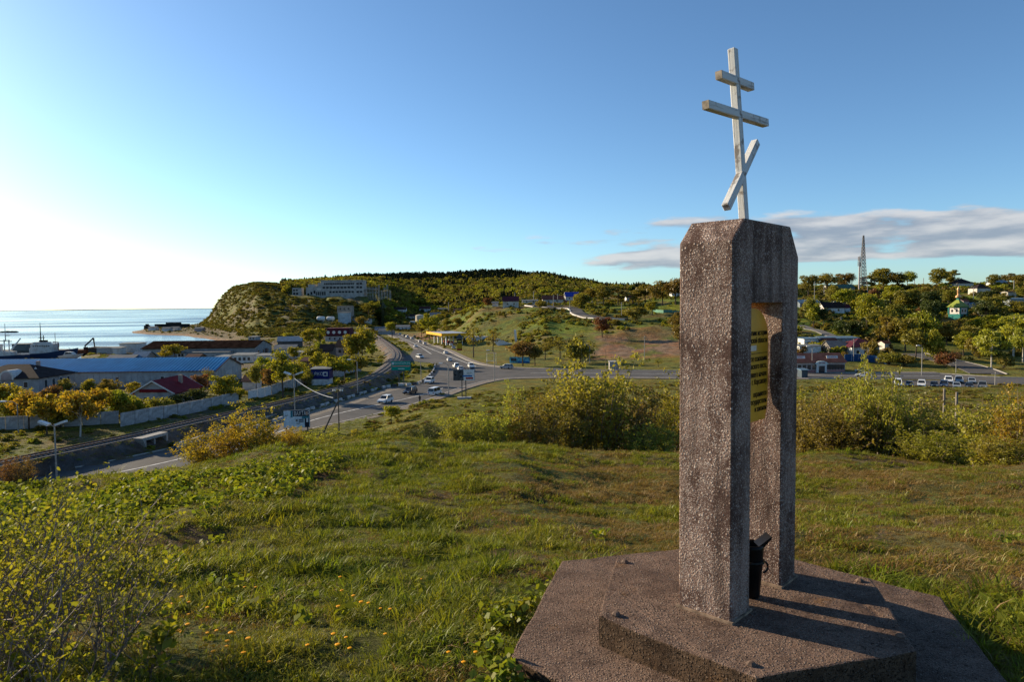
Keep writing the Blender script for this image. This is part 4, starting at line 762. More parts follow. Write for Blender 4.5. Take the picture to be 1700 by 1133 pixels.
# ------------------------------------------------------------------ twiggy shrub in the left foreground
TW = mat('shrub_twig', (.19, .14, .115), .7, .4, 30, spec=.3); YL = leaf_mat('shrub_leaf', (.24, .23, .022), (.17, .19, .022), .5, .5, 5)
def twig_shrub(cx, cy, n, hmax, seed, label, lean=(.35, .25), ls=.0155, spread=.55, lpt=11):
    rs = np.random.default_rng(seed); mb = MB(); P = []
    g0 = H(cx, cy); r = thing('shrub', label, 'shrub', (cx, cy, g0))
    for i in range(n):
        x0, y0 = rs.normal()*spread*.55, rs.normal()*spread*.6; h = hmax*(.5+.5*rs.random()); z0 = H(cx+x0, cy+y0)-g0-.03
        d = np.array([lean[0]*(.2+1.1*rs.random())+rs.normal()*.22, lean[1]*rs.random()+rs.normal()*.22]); pts = []
        for t in np.linspace(0, 1, 6): pts.append(Vector((x0+d[0]*h*t**1.2+rs.normal()*.012, y0+d[1]*h*t**1.2+rs.normal()*.012, z0+h*t)))
        mb.tube(pts, list(np.linspace(.0085, .0022, 6)*(.5+.8*rs.random())), 5, False)
        for j in range(13):
            t = .2+.78*rs.random(); k = min(4, int(t*5)); b0 = pts[k].lerp(pts[k+1], t*5-k); ln = .10+.22*rs.random(); e = b0+Vector((rs.normal()*.5+lean[0]*.8, rs.normal()*.5, .55+.5*rs.random())).normalized()*ln
            mid = b0.lerp(e, .5)+Vector((rs.normal(), rs.normal(), rs.normal()))*.012; mb.tube([b0, mid, e], [.0028, .002, .001], 4, False)
            m_ = int(lpt*(.4+rs.random())*(.35+t)); tt = rs.random(m_)[:, None]; P.append(np.array(b0)+(np.array(e)-np.array(b0))*tt+rs.normal(size=(m_, 3))*.022)
    P = np.concatenate(P); V, Fc = leaf6(rs, P, ls, .7); mb.build('twigs', TW, r)['kind'] = 'stuff'; o = bpy.data.objects.new('foliage', np_mesh('foliage', V, Fc, YL)); COL.objects.link(o); o.parent = r; return r
twig_shrub(-2.95, 3.75, 55, .92, 3, 'large twiggy shrub with yellow-green leaves at the lower left edge', spread=.6)
twig_shrub(-2.35, 3.05, 20, .75, 4, 'smaller bare-stemmed shrub in front of the large twiggy one', lpt=7, spread=.4)
twig_shrub(-2.05, 2.5, 20, .30, 5, 'low leafy shrub with large leaves in the bottom left corner', ls=.036, lpt=13, spread=.5)
# dandelions
FL = mat('dandelion_petal', (.85, .34, .005), .7, .2, 40); STM = mat('dandelion_stem', (.12, .16, .03), .7)
dm = MB().lathe([(.004, 0), (.016, .004), (.021, .010), (.014, .014), (.004, .015)], 10).mesh('flower_head', FL); dsm = MB().tube([(0, 0, -.06), (.004, 0, 0), (0, 0, .06)], .0016, 4).mesh('stem', STM)
rs2 = random.Random(8); DP = [(288,1012),(302,1000),(314,1006),(313,1027),(345,1016),(302,1058),(312,1048),(345,1059),(360,1055),(384,1064),(334,1082),(342,1084),(355,1085),(378,1078),(388,1064),(377,1087),(355,1094),(348,1099),(231,1047),(296,1060),(230,1043),(262,1088),(565,967),(568,990),(587,998),(600,1010),(612,1010),(632,1017),(648,1020),(562,1018),(554,1065),(575,1068),(640,1062),(581,1087),(561,1084),(406,981),(425,981),(413,1075),(405,1098),(700,966),(745,1092),(790,1094),(770,1110),(511,1080),(447,1110),(292,947),(234,844),(168,840)]
pos_ = []
for i, (a, b) in enumerate(DP):
    d_ = ray(a, b); t_ = np.linspace(2.2, 14, 600); zz = EYE+d_[2]*t_; hz = height(d_[0]*t_, d_[1]*t_); k = int(np.argmax(zz < hz+.07)); q = Vector((d_[0]*t_[k], d_[1]*t_[k], hz[k]+.055))
    r = thing('dandelion', 'small orange-yellow dandelion flower in the grass left of the slab', 'flower', q, rs2.random()*6, 'dandelions in the grass'); s = .5+.35*rs2.random(); r.scale = (s, s, s)
    for me, n_, zo in ((dm, 'flower_head', .06), (dsm, 'stem', 0)):
        o = bpy.data.objects.new(n_, me); COL.objects.link(o); o.parent = r; o.location = (0, 0, zo)
# ------------------------------------------------------------------ buildings
GLASS = mat('window_glass', (.03, .035, .04), .12, .3, 3, spec=.6); FRAME = mat('window_frame', (.55, .53, .50), .7); DOOR = mat('door_brown', (.12, .07, .045), .7)
def wallm(c, n): return mat('wall_'+n, c, .88, .14, .5, dirt=tuple(x*.62 for x in c), dirt_s=.35)
def roofm(c, n): return mat('roof_'+n, c, .8, .16, .6, dirt=tuple(x*.7 for x in c), dirt_s=.25)
def windows(root, face, w, d, n, z, ww, wh, name='window', sub=True, pane=GLASS, x0=None, x1=None):
    x0 = -w/2+.08*w if x0 is None else x0; x1 = w/2-.08*w if x1 is None else x1
    for i in range(n):
        t = x0+(x1-x0)*(i+.5)/n
        o = MB().box(-ww/2, ww/2, -.06, .02, -wh/2, wh/2).build(name, FRAME, root)
        if sub: MB().box(-ww/2+.09, ww/2-.09, -.075, -.05, -wh/2+.09, wh/2-.09).build('pane', pane, o)
        else: o.data.materials.clear(); o.data.materials.append(pane)
        if face == 'f': o.location = (t, -d/2, z)
        elif face == 'b': o.location = (t, d/2, z); o.rotation_euler = (0, 0, pi)
        elif face == 'r': o.location = (w/2, t*d/w, z); o.rotation_euler = (0, 0, pi/2)
        elif face == 'l': o.location = (-w/2, t*d/w, z); o.rotation_euler = (0, 0, -pi/2)
def house(label, pos, w, d, h, rh, wm, rm, kind='gable', rz=0., ov=.45, win=(), chim=None, door=None, name='house', cat='house', group=None, trim=None, base=1.5):
    r = thing(name, label, cat, pos, rz, group); t = .16
    if kind == 'gable':
        MB().prism([(-d/2, -base), (d/2, -base), (d/2, h), (0, h+rh), (-d/2, h)], -w/2, w/2, 'x').build('wall', wm, r)
        k = rh/(d/2); W = w/2+ov; e = d/2+ov
        ro = MB().prism([(-e, h-ov*k), (0, h+rh), (e, h-ov*k), (e, h-ov*k+t), (0, h+rh+t), (-e, h-ov*k+t)], -W, W, 'x').build('roof', rm, r); ro.location.z = .01
        if trim:
            for s in (-1, 1):
                MB().prism([(-e-.02, h-ov*k-.12), (0, h+rh-.12), (e+.02, h-ov*k-.12), (e+.02, h-ov*k+t+.04), (0, h+rh+t+.04), (-e-.02, h-ov*k+t+.04)], s*W, s*(W+.06), 'x').build('bargeboard', trim, ro)
    elif kind == 'hip':
        MB().box(-w/2, w/2, -d/2, d/2, -base, h).build('wall', wm, r); W, D = w/2+ov, d/2+ov; rl = max(.2, W-D) if w >= d else 0; rd_ = 0 if w >= d else D-W
        ro = MB().add([(-W,-D,h),(W,-D,h),(W,D,h),(-W,D,h),(-W,-D,h+t),(W,-D,h+t),(W,D,h+t),(-W,D,h+t),(-rl,-rd_,h+rh),(rl,-rd_,h+rh),(rl,rd_,h+rh),(-rl,rd_,h+rh)],
            [(3,2,1,0),(0,1,5,4),(1,2,6,5),(2,3,7,6),(3,0,4,7),(4,5,9,8),(5,6,10,9),(6,7,11,10),(7,4,8,11),(8,9,10,11)]).build('roof', rm, r); ro.location.z = .01
    else:
        MB().box(-w/2, w/2, -d/2, d/2, -base, h).build('wall', wm, r); ro = MB().add([(-w/2-ov,-d/2-ov,h),(w/2+ov,-d/2-ov,h),(w/2+ov,d/2+ov,h+rh),(-w/2-ov,d/2+ov,h+rh),(-w/2-ov,-d/2-ov,h+t),(w/2+ov,-d/2-ov,h+t),(w/2+ov,d/2+ov,h+rh+t),(-w/2-ov,d/2+ov,h+rh+t)], [(3,2,1,0),(4,5,6,7),(0,1,5,4),(1,2,6,5),(2,3,7,6),(3,0,4,7)]).build('roof', rm, r); ro.location.z = .01
    for a in win: windows(r, a[0], w, d, *a[1:])
    if chim: MB().box(chim[0]-.35, chim[0]+.35, chim[1]-.35, chim[1]+.35, h, h+rh+chim[2]).build('chimney', mat('chimney_brick', (.30, .24, .20), .9), ro)
    if door: MB().box(door-.5, door+.5, -d/2-.06, -d/2+.02, -.2, 2.0).build('door', DOOR, r)
    return r
cream, white, grey, pinkw = wallm((.50, .46, .40), 'cream'), wallm((.62, .60, .57), 'white'), wallm((.34, .345, .34), 'grey'), wallm((.36, .28, .27), 'pink')
def at(x0, y0, x1, y1): return Vector(((x0+x1)/2, (y0+y1)/2, H((x0+x1)/2, (y0+y1)/2)))
# blue-roofed warehouse
wh = house('long grey warehouse with bright blue sheet roof behind the yellow trees', Vector((-137, 201.5, 3.2)), 106, 19, 4.1, 3.0, mat('cladding_grey', (.34, .36, .36), .7, .12, .3, dirt=(.24, .23, .22), dirt_s=.2), mat('blue_sheet', (.016, .19, .40), .7, .12, .12, spec=.05), ov=.5, name='warehouse', cat='warehouse', trim=mat('rust_trim', (.16, .07, .035), .8), win=[('f', 7, 1.9, 1.1, 1.5, 'window', True)])
mb = MB()
for i in range(60): mb.box(-52.5+i*1.78, -52.5+i*1.78+.07, -9.56, -9.49, -1, 4.05)
for i in range(10): mb.box(53.0, 53.06, -9.2+i*2.0, -9.13+i*2.0, -1, 4.2)
mb.build('cladding_ribs', mat('rib_grey', (.27, .28, .28), .7), wh)
mb = MB()
for i in range(105):
    x = -53.2+i*1.02; mb.add([(x,-9.98,4.12),(x+.06,-9.98,4.12),(x+.06,-.02,7.25),(x,-.02,7.25),(x,-9.98,4.22),(x+.06,-9.98,4.22),(x+.06,-.02,7.33),(x,-.02,7.33)], [(4,5,6,7),(0,1,5,4),(1,2,6,5),(3,0,4,7)])
mb.build('roof_seams', MATS['blue_sheet'], wh); MB().box(-53.3, 53.3, -10.06, -9.99, 3.94, 4.12).build('eave_board', MATS['rust_trim'], wh)
MB().box(53.0, 53.12, -2.4, 2.4, -1, 3.4).build('gate', mat('gate_grey', (.40, .41, .40), .7), wh)
# dark warehouse
dwh = house('long warehouse with nearly black rusted roof near the bay', Vector((-140, 315, 3.0)), 50, 22, 4.1, 2.7, wallm((.25, .265, .27), 'bluegrey'), mat('black_roof', (.022, .014, .011), .95, .45, .5, spec=.0), ov=.6, name='warehouse', cat='warehouse', win=[('r', 3, 1.8, 1.0, 1.5, 'window', False)])
MB().box(24.99, 25.1, 2, 5, -1, 3).build('gate', mat('gate_dark', (.10, .06, .05), .8), dwh)
# hip house
hh = house('two-storey pale brick house with dark hip roof and arched dormer at left edge', Vector((-124.5, 171.75, 3.2)), 19, 13.5, 5.1, 3.0, wallm((.30, .29, .29), 'palebrick'), mat('dark_roof', (.030, .022, .022), .85, .25, 1, spec=.05), 'hip', ov=.6, win=[('r', 4, 3.6, 1.1, 2.0, 'window', True), ('f', 5, 3.6, 1.1, 1.5, 'window', True), ('r', 4, .9, 1.1, 1.3, 'window', True)], chim=(3.5, 2.0, .6))
arcp = [(-1.7, 4.9)]+[(cos(radians(t))*1.7, 5.5+sin(radians(t))*1.7) for t in range(180, -1, -15)]+[(1.7, 4.9)]; ari = [(-1.3, 4.9)]+[(cos(radians(t))*1.3, 5.5+sin(radians(t))*1.3) for t in range(180, -1, -15)]+[(1.3, 4.9)]
q = MB().prism(arcp, -7.45, -3.6, 'y').build('dormer', mat('dormer_white', (.55, .53, .50), .7), hh); q.location.x = 2.2; MB().prism(ari, -7.5, -7.44, 'y').build('dormer_wall', MATS['wall_pink'], q)
q = MB().prism([(-.9, 6.0), (0, 7.2), (.9, 6.0), (.7, 6.0), (0, 6.9), (-.7, 6.0)], -.1, .1, 'x').build('dormer_gable', mat('dormer_white', (0, 0, 0)), hh); q.location = (5.6, -2.0, .3)
# maroon house (ridge runs away from the camera)
mh = house('white house with maroon gable roof behind the panel fence', Vector((-78.7, 155.2, 3.2)), 12.4, 8.5, 3.4, 2.5, wallm((.37, .36, .35), 'greywhite'), mat('maroon_sheet', (.16, .014, .02), .7, .15, .5, spec=.05), rz=-pi/2, ov=.7, trim=mat('white_trim', (.6, .58, .55), .6), chim=(-1.5, 2.2, .6), win=[('r', 2, 1.7, 1.1, 1.4, 'window', True), ('b', 3, 1.7, 1.1, 1.3, 'window', True)])
MB().box(6.22, 6.5, -3.0, 3.0, 3.45, 4.1).build('balcony_band', MATS['maroon_sheet'], mh)
# other town buildings: label, px, py(base), widthpx, depth m, wall h m, roof h, wall, roof, kind, rz, windows
rb_, rd_m, rg_, rbl, rgr = roofm((.055, .022, .02), 'brown'), roofm((.085, .018, .028), 'red'), roofm((.16, .17, .175), 'greysheet'), roofm((.10, .17, .24), 'bluegrey'), roofm((.02, .075, .075), 'teal')
rblu = mat('royal_blue_roof', (.012, .035, .26), .5); rdk = MATS['dark_roof']
def B(label, px, py, wpx, d, h, rh, wm, rm, kind='gable', rz=0., win=(), chim=None, name='house', cat='house', group=None, dmin=60, trim=None, ov=.4, door=None, base=3.5):
    p = G(px, py, dmin); return house(label, p+Vector((0, d/2*cos(rz), 0)), wpx/ppm(p), d, h, rh, wm, rm, kind, rz, ov, win, chim, door, name, cat, group, trim, base=base)
W1 = lambda n, z=1.6, ww=1.0, wh=1.2: ('f', n, z, ww, wh, 'window', False)
B('small dark-roofed shed beside the rusty tree behind the fence', 413, 648, 20, 5, 2.4, 1.2, white, rb_, name='shed', cat='shed')
B('low white workshop row right of the blue-roofed warehouse', 402, 603, 36, 7, 3, .5, white, rg_, 'shed', win=[W1(4)], name='workshop', cat='shed')
B('small white garage beside the low workshop row', 438, 604, 26, 7, 3, .4, white, rg_, 'shed', win=[W1(2)], name='garage', cat='garage')
B('grey flat shed behind the workshop row', 350, 596, 60, 8, 2.8, .4, grey, rg_, 'shed', name='shed', cat='shed')
B('dark open-sided shed with light blue sheet roof near the beach', 476, 578, 38, 13, 3.5, 2.2, wallm((.10, .095, .09), 'darkshed'), rbl, rz=.25, name='shed', cat='shed')
B('grey low barn attached to the end of the dark warehouse', 470, 592, 34, 10, 3.2, 1.6, grey, rg_, rz=.15, name='barn', cat='barn')
B('dark pitched-roof cottage between the trees by the railway', 541, 594, 22, 8, 3, 2.4, wallm((.13, .11, .10), 'darkwood'), rdk, win=[W1(2)], name='cottage')
B('pinkish two-storey house with black flat-pitched roof by the railway', 573, 604, 30, 9, 6.5, 2.2, pinkw, rdk, win=[W1(3, 2), W1(3, 4.7)])
B('dark red mansard-roofed building with round dormers below the headland', 560, 567, 40, 11, 3.2, .3, wallm((.38, .33, .32), 'mauve'), rd_m, name='mansard_house', cat='building', win=[W1(4)])
mr = [o for o in COL.objects if o.get('label', '').startswith('dark red mansard')][0]; wv = 40/ppm(mr.location)
MB().prism([(-wv/2-.4, 3.6), (wv/2+.4, 3.6), (wv/2-.3, 8.2), (-wv/2+.3, 8.2)], -5.9, 5.9, 'y').build('mansard', rd_m, mr)
for i in range(4): MB().lathe([(1.0, 0), (1.0, .12)], 12).build('dormer_window', FRAME, mr, loc=(-wv/2+wv*(i+.6)/4.3, -5.9, 5.6)).rotation_euler = (pi/2, 0, 0)
B('white cube-shaped silo house under the red-brown ruin', 570, 537, 17, 10, 9, .2, wallm((.40, .44, .46), 'silo'), rg_, 'shed', name='tank_house', cat='building', base=6)
B('roofless pinkish ruin block on the slope below the big abandoned building', 572, 523, 24, 9, 8, .1, wallm((.33, .27, .22), 'ruin'), rg_, 'shed', name='ruin', cat='ruin', win=[W1(3, 5.5, 1.6, 1.6)], base=5)
for px, l in ((533, 'left of the two white horizontal tanks on the slope'), (549, 'right of the two white horizontal tanks on the slope')):
    p = G(px, 534); r = thing('storage_tank', l, 'tank', p, 0, 'white storage tanks'); o = MB().lathe([(.1, -3.6), (1.5, -3.2), (1.9, -2.6), (1.9, 2.6), (1.5, 3.2), (.1, 3.6)], 14).build('tank', mat('tank_white', (.6, .6, .58), .5), r, True); o.rotation_euler = (0, pi/2, 0); o.location = (0, 0, 2.4); MB().box(-2.2, -1.7, -1.4, 1.4, -2, 1).build('saddle', grey, r); MB().box(1.7, 2.2, -1.4, 1.4, -2, 1).build('saddle', grey, r)
for a in [('long white low house with dark roof left of the far road',660,519,27,9,3,2.2,white,rdk,3),('white gabled house with brown roof above the far road',705,518,17,8,3.5,2.6,white,rb_,2),('small white shed right of the brown-roofed gabled house',735,517,16,6,2.6,1,white,rg_,2),('small white kiosk building left of the far road',632,551,20,7,3,.8,wallm((.45,.42,.48),'lilac'),rg_,2),('low grey roofed house beside the far road end',668,549,22,9,3,1.4,white,rg_,3),('dark gable garage at the bend of the far road',640,556,24,9,2.6,2,grey,rg_,0),('small pale hut on the far slope by the road',625,530,12,6,2.5,1,white,rg_,1),
          ('cream house with maroon roof on top of the green hill',848,509,26,9,3.6,3,cream,rd_m,2),('tiny white shed beside the maroon-roofed hilltop house',822,509,10,5,2.2,1,white,rg_,0),('low pale outbuildings strip on the green hill',880,505,26,6,2.4,.7,cream,rg_,2),
          ('wide white-gabled house with dark brown roof on the hill',918,504,34,11,3,2.8,cream,rb_,2),
          ('small white cottage among the brown skyline trees',1046,500,12,7,2.6,1.8,white,rb_,1),('white house partly hidden by the pillar on the skyline',1125,494,18,9,4,2,white,rd_m,2),
          ('teal-roofed long house below the antenna tower',1397,486,44,10,3.4,2.6,wallm((.40,.38,.34),'tealhouse'),rgr,3),('white-gabled house with black roof in the mid right slope',1385,520,34,9,3,3,white,rdk,2),('dark blue sheds at the pillar edge on the right slope',1345,512,34,10,3,2,wallm((.16,.19,.22),'bluewood'),rbl,1),('tiny red and white gable hut right of the black-roofed house',1407,518,9,5,2.4,1.8,white,rd_m,0),('grey flat-roofed hut above the black-roofed house',1398,509,20,7,2.4,.6,cream,rgr,0),
          ('small white gabled hut on the lower right slope',1418,552,14,7,2.6,1.8,cream,rdk,1),('flat brown-roofed house on the right skyline by the flat-topped trees',1515,474,30,9,3,1,wallm((.45,.34,.28),'peach'),rdk,2),('long purple-brown roofed house on the right skyline',1555,476,34,9,2.6,1.6,grey,rb_,2),
          ('cream house with dark pyramid roof on the right skyline',1603,481,26,12,5,4,cream,rdk,3),('round-roofed cream hangar house below the pyramid-roofed one',1633,489,22,9,4,3,cream,rdk,2),('white gable house near the right skyline end',1661,477,24,9,3.4,2.4,white,rbl,2),('low cream garage at the right skyline end',1680,493,14,7,3,.6,cream,rdk,0),('purple-roofed low house behind the white gable house',1640,475,22,8,2.6,1.2,white,rd_m,2),('grey open shed at the right picture edge',1690,508,24,8,4,.6,wallm((.24,.27,.29),'greyblue'),rbl,1),('pale blue-roofed shed under the right hillside trees',1630,512,40,8,2.4,.8,grey,rbl,0),('dark barn among the trees right of the green tower',1645,530,20,8,5,1,wallm((.06,.055,.06),'blackwood'),rdk,0),('tiny pinkish hut beside the green tower',1604,513,9,5,4.5,1,pinkw,rb_,1)]:
    hip = 'hip' if 'pyramid' in a[0] else 'gable'
    B(a[0], a[1], a[2], a[3], a[4], a[5], a[6], a[7], a[8], hip, rz=(pi/2*0), win=[W1(a[9])] if a[9] else ())
bh = B('two-storey house with royal blue roof over a red brick ground floor on the hill', 950, 504, 22, 11, 5.2, 3.2, white, rblu, 'gable', rz=0, win=[W1(2, 3.8)], trim=MATS['white_trim']); o = MB().box(-22/ppm(bh.location)/2-.1, 22/ppm(bh.location)/2+.1, -5.65, 5.65, -3, 2.3).build('brick_storey', mat('red_brick', (.30, .12, .08), .9), bh)
# right side by the road
sh = B('pink shop with red-brown tile roof and white arched entrance by the road', 1362, 619, 82, 9, 3.3, 2.4, wallm((.36, .17, .16), 'shoppink'), roofm((.17, .07, .05), 'tile'), name='shop', cat='shop', ov=.5)
ws = 82/ppm(sh.location); MB().box(-ws/2-.02, ws/2+.02, -4.58, -4.5, 2.75, 3.2).build('fascia', MATS['white_trim'], sh)
windows(sh, 'f', ws, 9, 4, 1.75, 1.35, 1.7, x0=-ws/2+.5, x1=-1.3); windows(sh, 'f', ws, 9, 6, 1.75, 1.2, 1.7, x0=2.0, x1=ws/2-.4)
po = MB().box(-1.45, 1.65, -5.2, -4.4, 0, 2.7).build('porch', MATS['white_trim'], sh); MB().prism([(-1.9, 2.7)]+[(.1+cos(radians(t))*2.0, 2.7+sin(radians(t))*1.0) for t in range(170, 9, -20)]+[(2.1, 2.7)], -5.3, -4.4, 'y').build('arch_sign', mat('sign_pale', (.50, .56, .54), .7), sh)
MB().box(-.8, 1.0, -5.26, -5.19, .1, 2.2).build('door', GLASS, po); text('lettering', 'МАГАЗИН', .5, mat('red_letter', (.40, .03, .04), .6), sh, (.1, -5.33, 3.1), (pi/2, 0, 0), 'CENTER', .02, .8)
for x_, s_ in ((4.2, 'ПРОДУКТЫ'), (-6.0, 'ТОВАРЫ')):
    q = MB().box(-1.75, 1.75, -.06, .06, -.42, .42).build('roof_sign', mat('sign_white', (.6, .58, .56), .7), sh); q.location = (x_, -3.1, 4.75); q.rotation_euler = (radians(-25), 0, 0); text('lettering', s_, .58, MATS['red_letter'], q, (0, -.075, 0), (pi/2, 0, 0), 'CENTER', .01, .8)
B('house with maroon hip roof behind a blue fence right of the shop', 1437, 592, 46, 10, 3.4, 3.0, white, rd_m, 'hip', win=[W1(3)], ov=.7)
B('small cream outhouse right of the maroon hip-roofed house', 1473, 583, 9, 5, 3, .8, cream, rb_)
B('grey weathered barn between the shop and the maroon hip-roofed house', 1393, 588, 29, 7, 2.6, 2.0, wallm((.16, .145, .13), 'greywood'), roofm((.15, .14, .13), 'greywood'))
B('dark-roofed brown shed behind the grey weathered barn', 1378, 580, 28, 7, 2.6, 1.5, wallm((.30, .20, .10), 'ochre'), roofm((.04, .02, .02), 'darkred'), name='shed', cat='shed')
B('long white and blue trailer-like shed behind the shop', 1348, 577, 26, 6, 3.2, .3, white, rbl, 'shed', win=[W1(2)], name='shed', cat='shed')
B('long pale blue-roofed shed above the grey barn', 1395, 572, 60, 6, 2.4, .5, wallm((.28, .31, .36), 'palebl'), rbl, 'shed', name='shed', cat='shed')
B('white low shed right behind the shop roof', 1345, 587, 36, 5, 2.6, .3, white, rg_, 'shed', name='shed', cat='shed')
B('low dark blue-grey hut at the pillar edge by the road', 1336, 628, 10, 3, 2.2, .2, wallm((.07, .09, .11), 'huttone'), rbl, 'shed', name='hut', cat='hut')
def fence(label, pts, h, m, step, name='fence', panel='fence_panel', z0=-.5, thick=.08, gap=.05, post=None, jit=0.):
    r = thing(name, label, 'fence', (0, 0, 0)); P = resample([p[:2] for p in pts], step, 1); rr = random.Random(len(pts)*7+int(P[0][0]))
    for a, b in zip(P[:-1], P[1:]):
        d_ = b-a; l = np.linalg.norm(d_); c = (a+b)/2; o = MB().box(-l/2+gap, l/2-gap, -thick, thick, z0, h+rr.random()*jit).build(panel, m, r); o.location = (*c, H(*c)); o.rotation_euler = (rr.gauss(0, .02), 0, atan2(d_[1], d_[0]))
        if post: q = MB().box(-.12, .12, -.14, .14, z0, h+.15).build('post', post, r); q.location = (*a, H(*a))
    return r
PF = mat('panel_concrete', (.36, .35, .34), .85, .25, .8, dirt=(.17, .16, .15), dirt_s=.5); BLF = mat('blue_fence', (.012, .06, .17), .6)
fence('weathered white concrete panel fence along the track at far left', [PZ(a, b, 3.2) for a, b in [(-80, 716), (0, 714), (60, 712), (130, 707), (198, 703)]], 2.3, PF, 3, jit=.15)
fence('broken white concrete panel fence in front of the maroon-roofed house', [PZ(a, b, 3.2) for a, b in [(200, 709), (252, 698), (290, 692), (345, 680), (396, 668)]], 2.4, PF, 3, jit=.2)
fence('bright white boarded fence stretch by the track', [PZ(a, b, 3.2) for a, b in [(412, 665), (432, 661), (450, 656)]], 2.3, mat('white_boards', (.58, .57, .56), .7), 2.5)
fence('grey concrete panel fence leading to the blue kiosk', [PZ(a, b, 3.2) for a, b in [(451, 656), (480, 647), (512, 637), (560, 628), (600, 616)]], 2.3, PF, 3, jit=.15)
fence('blue sheet fence below the maroon hip-roofed house', [G(a, b) for a, b in [(1402, 600), (1430, 600), (1460, 603), (1478, 606)]], 2.4, BLF, 2.5)
fence('green picket fence on the hill left of the pillar', [G(a, b) for a, b in [(1084, 516), (1095, 521), (1120, 520), (1140, 520)]], 1.6, mat('green_fence', (.10, .22, .16), .7), 2.5)
for a in [('rusty brown shed in the yard behind the blue kiosk',515,612,26,6,2.6,1.0,wallm((.16,.09,.06),'rustyshed'),rb_),('low grey garage row left of the pinkish house',500,596,40,6,2.6,.3,grey,rg_),('small white-walled hut among the yard trees',468,606,16,5,2.4,.8,white,rg_),('dark red shed beside the yard road',545,616,18,5,2.4,.7,wallm((.20,.05,.04),'redshed'),rb_),('long low grey shed beyond the dark pitched cottage',600,566,26,6,2.6,.5,grey,rg_),('white garage beside the mansard building',590,560,16,6,2.6,.4,white,rg_),('brown hut between the two warehouses',320,603,22,6,2.4,1.0,wallm((.14,.10,.07),'brownhut'),rb_),('pale lean-to shed behind the blue warehouse end',372,604,26,6,2.6,.4,cream,rg_),('small dark barn near the shore by the grey barn',430,584,20,7,3,1.2,wallm((.09,.08,.075),'shorebarn'),rdk),('grey block hut on the track below the headland',420,566,14,5,2.4,.4,grey,rg_),('white van-like cabin at the harbour road',300,596,12,4,2.4,.3,white,rg_),('tiny pale shed on the valley slope left of the far road',610,536,12,5,2.4,.8,cream,rg_),('dark-roofed house above the far road bend',680,530,18,7,3,1.8,cream,rdk),('pale house with grey roof in the far valley',722,527,18,7,3,1.8,white,rg_),('small brown house under the ridge trees',760,520,14,7,3,1.6,wallm((.22,.15,.11),'brownhouse'),rb_)]:
    B(a[0], a[1], a[2], a[3], a[4], a[5], a[6], a[7], a[8], 'gable' if a[6] > .75 else 'shed', rz=random.Random(a[1]).uniform(-.3, .3), win=[W1(2)], name='shed' if 'house' not in a[0] else 'house', cat='shed' if 'house' not in a[0] else 'house')
bk = B('blue kiosk container with white letters on a white brick base by the fence', 532, 640, 29, 4, 4.4, .3, white, rg_, 'shed', name='kiosk', cat='kiosk')
wk = 29/ppm(bk.location); MB().box(-wk/2-.05, wk/2+.05, -2.08, 2.05, 1.7, 4.35).build('blue_panel', mat('kiosk_blue', (.012, .02, .12), .5), bk); text('lettering', 'ЯКО', 1.25, MATS['white_trim'], bk, (-wk*.35, -2.12, 3.1), (pi/2, 0, 0), 'LEFT', .02)
q = MB().box(-.6, .6, -.04, .04, -.6, .6).build('emblem', MATS['white_trim'], bk, loc=(wk*.30, -2.12, 3.1)); MB().box(-.35, .35, -.06, -.035, -.35, .35).build('emblem_centre', MATS['kiosk_blue'], q)
# abandoned concrete building
ac = wallm((.37, .345, .315), 'rawconcrete'); VOID = mat('window_void', (.02, .02, .022), .9)
Yb = 722; sx = Yb/F; pb = GY(560, Yb); ab = thing('abandoned_building', 'large abandoned grey concrete building with empty windows on the headland', 'building', pb)
zc = pb.z; X = lambda p: (p-560)*sx
MB().box(X(535), X(605), -1, 15, -4, 16.2).build('main_block', ac, ab); MB().box(X(526), X(535)-.05, -.6, 14, -4, 11).build('left_block', ac, ab); MB().box(X(510), X(526)-.05, -.2, 12, -4, 9.8).build('side_wing', ac, ab); MB().box(X(513), X(524), 1, 10, 9.85, 13).build('roof_house', ac, ab); MB().box(X(529), X(534.9), 1, 11, 11.05, 14.4).build('roof_house', ac, ab); MB().box(X(534.8), X(605.2), -1.4, 15.2, 16.25, 17).build('parapet', ac, ab)
for z_, n_, a_, b_ in ((13.2, 17, 540, 590), (9.3, 9, 537, 590), (4.6, 8, 548, 590), (13.2, 2, 593, 604), (9.3, 2, 593, 604), (4.6, 2, 593, 604)):
    for i in range(n_):
        x_ = X(a_)+(X(b_)-X(a_))*(i+.5)/n_; wd = (X(b_)-X(a_))/n_*.36; MB().box(x_-wd, x_+wd, -1.06, -.9, z_-.9, z_+.9).build('window', VOID, ab)
for i in range(4): MB().box(X(528)+i*1.3, X(528)+i*1.3+.9, -.66, -.5, 7.2, 8.8).build('window', mat('window_pale', (.6, .55, .5), .6), ab)
for i in range(5): MB().box(X(527)+i*2.2-(.3 if i else 0), X(527)+i*2.2+1.1, -1.1 if i > 2 else -.66, -.5, 1.2, 5).build('doorway', VOID, ab)
for i in range(3): MB().box(X(512)+i*3.3, X(512)+i*3.3+2.0, -.26, -.1, 1.2+i*1.0, 3.6+i*1.4).build('doorway', VOID, ab)
cu = thing('ruined_cube', 'small cube-shaped concrete ruin left of the large abandoned building', 'ruin', GY(494.5, Yb)); w_ = 15*sx/2
MB().box(-w_, w_, 0, 9, -4, 8.0).build('wall', ac, cu)
for i in range(2): MB().box(-w_+1+i*3, -w_+2.8+i*3, -.06, .1, 4.6, 6.4).build('window', VOID, cu); MB().box(-w_+1+i*3, -w_+3.2+i*3, -.06, .1, .8, 3).build('doorway', VOID, cu)
rf = thing('concrete_frame', 'unfinished bare concrete frame right of the abandoned building', 'ruin', (XY(628, Yb+4)[0], Yb+4, pb.z))
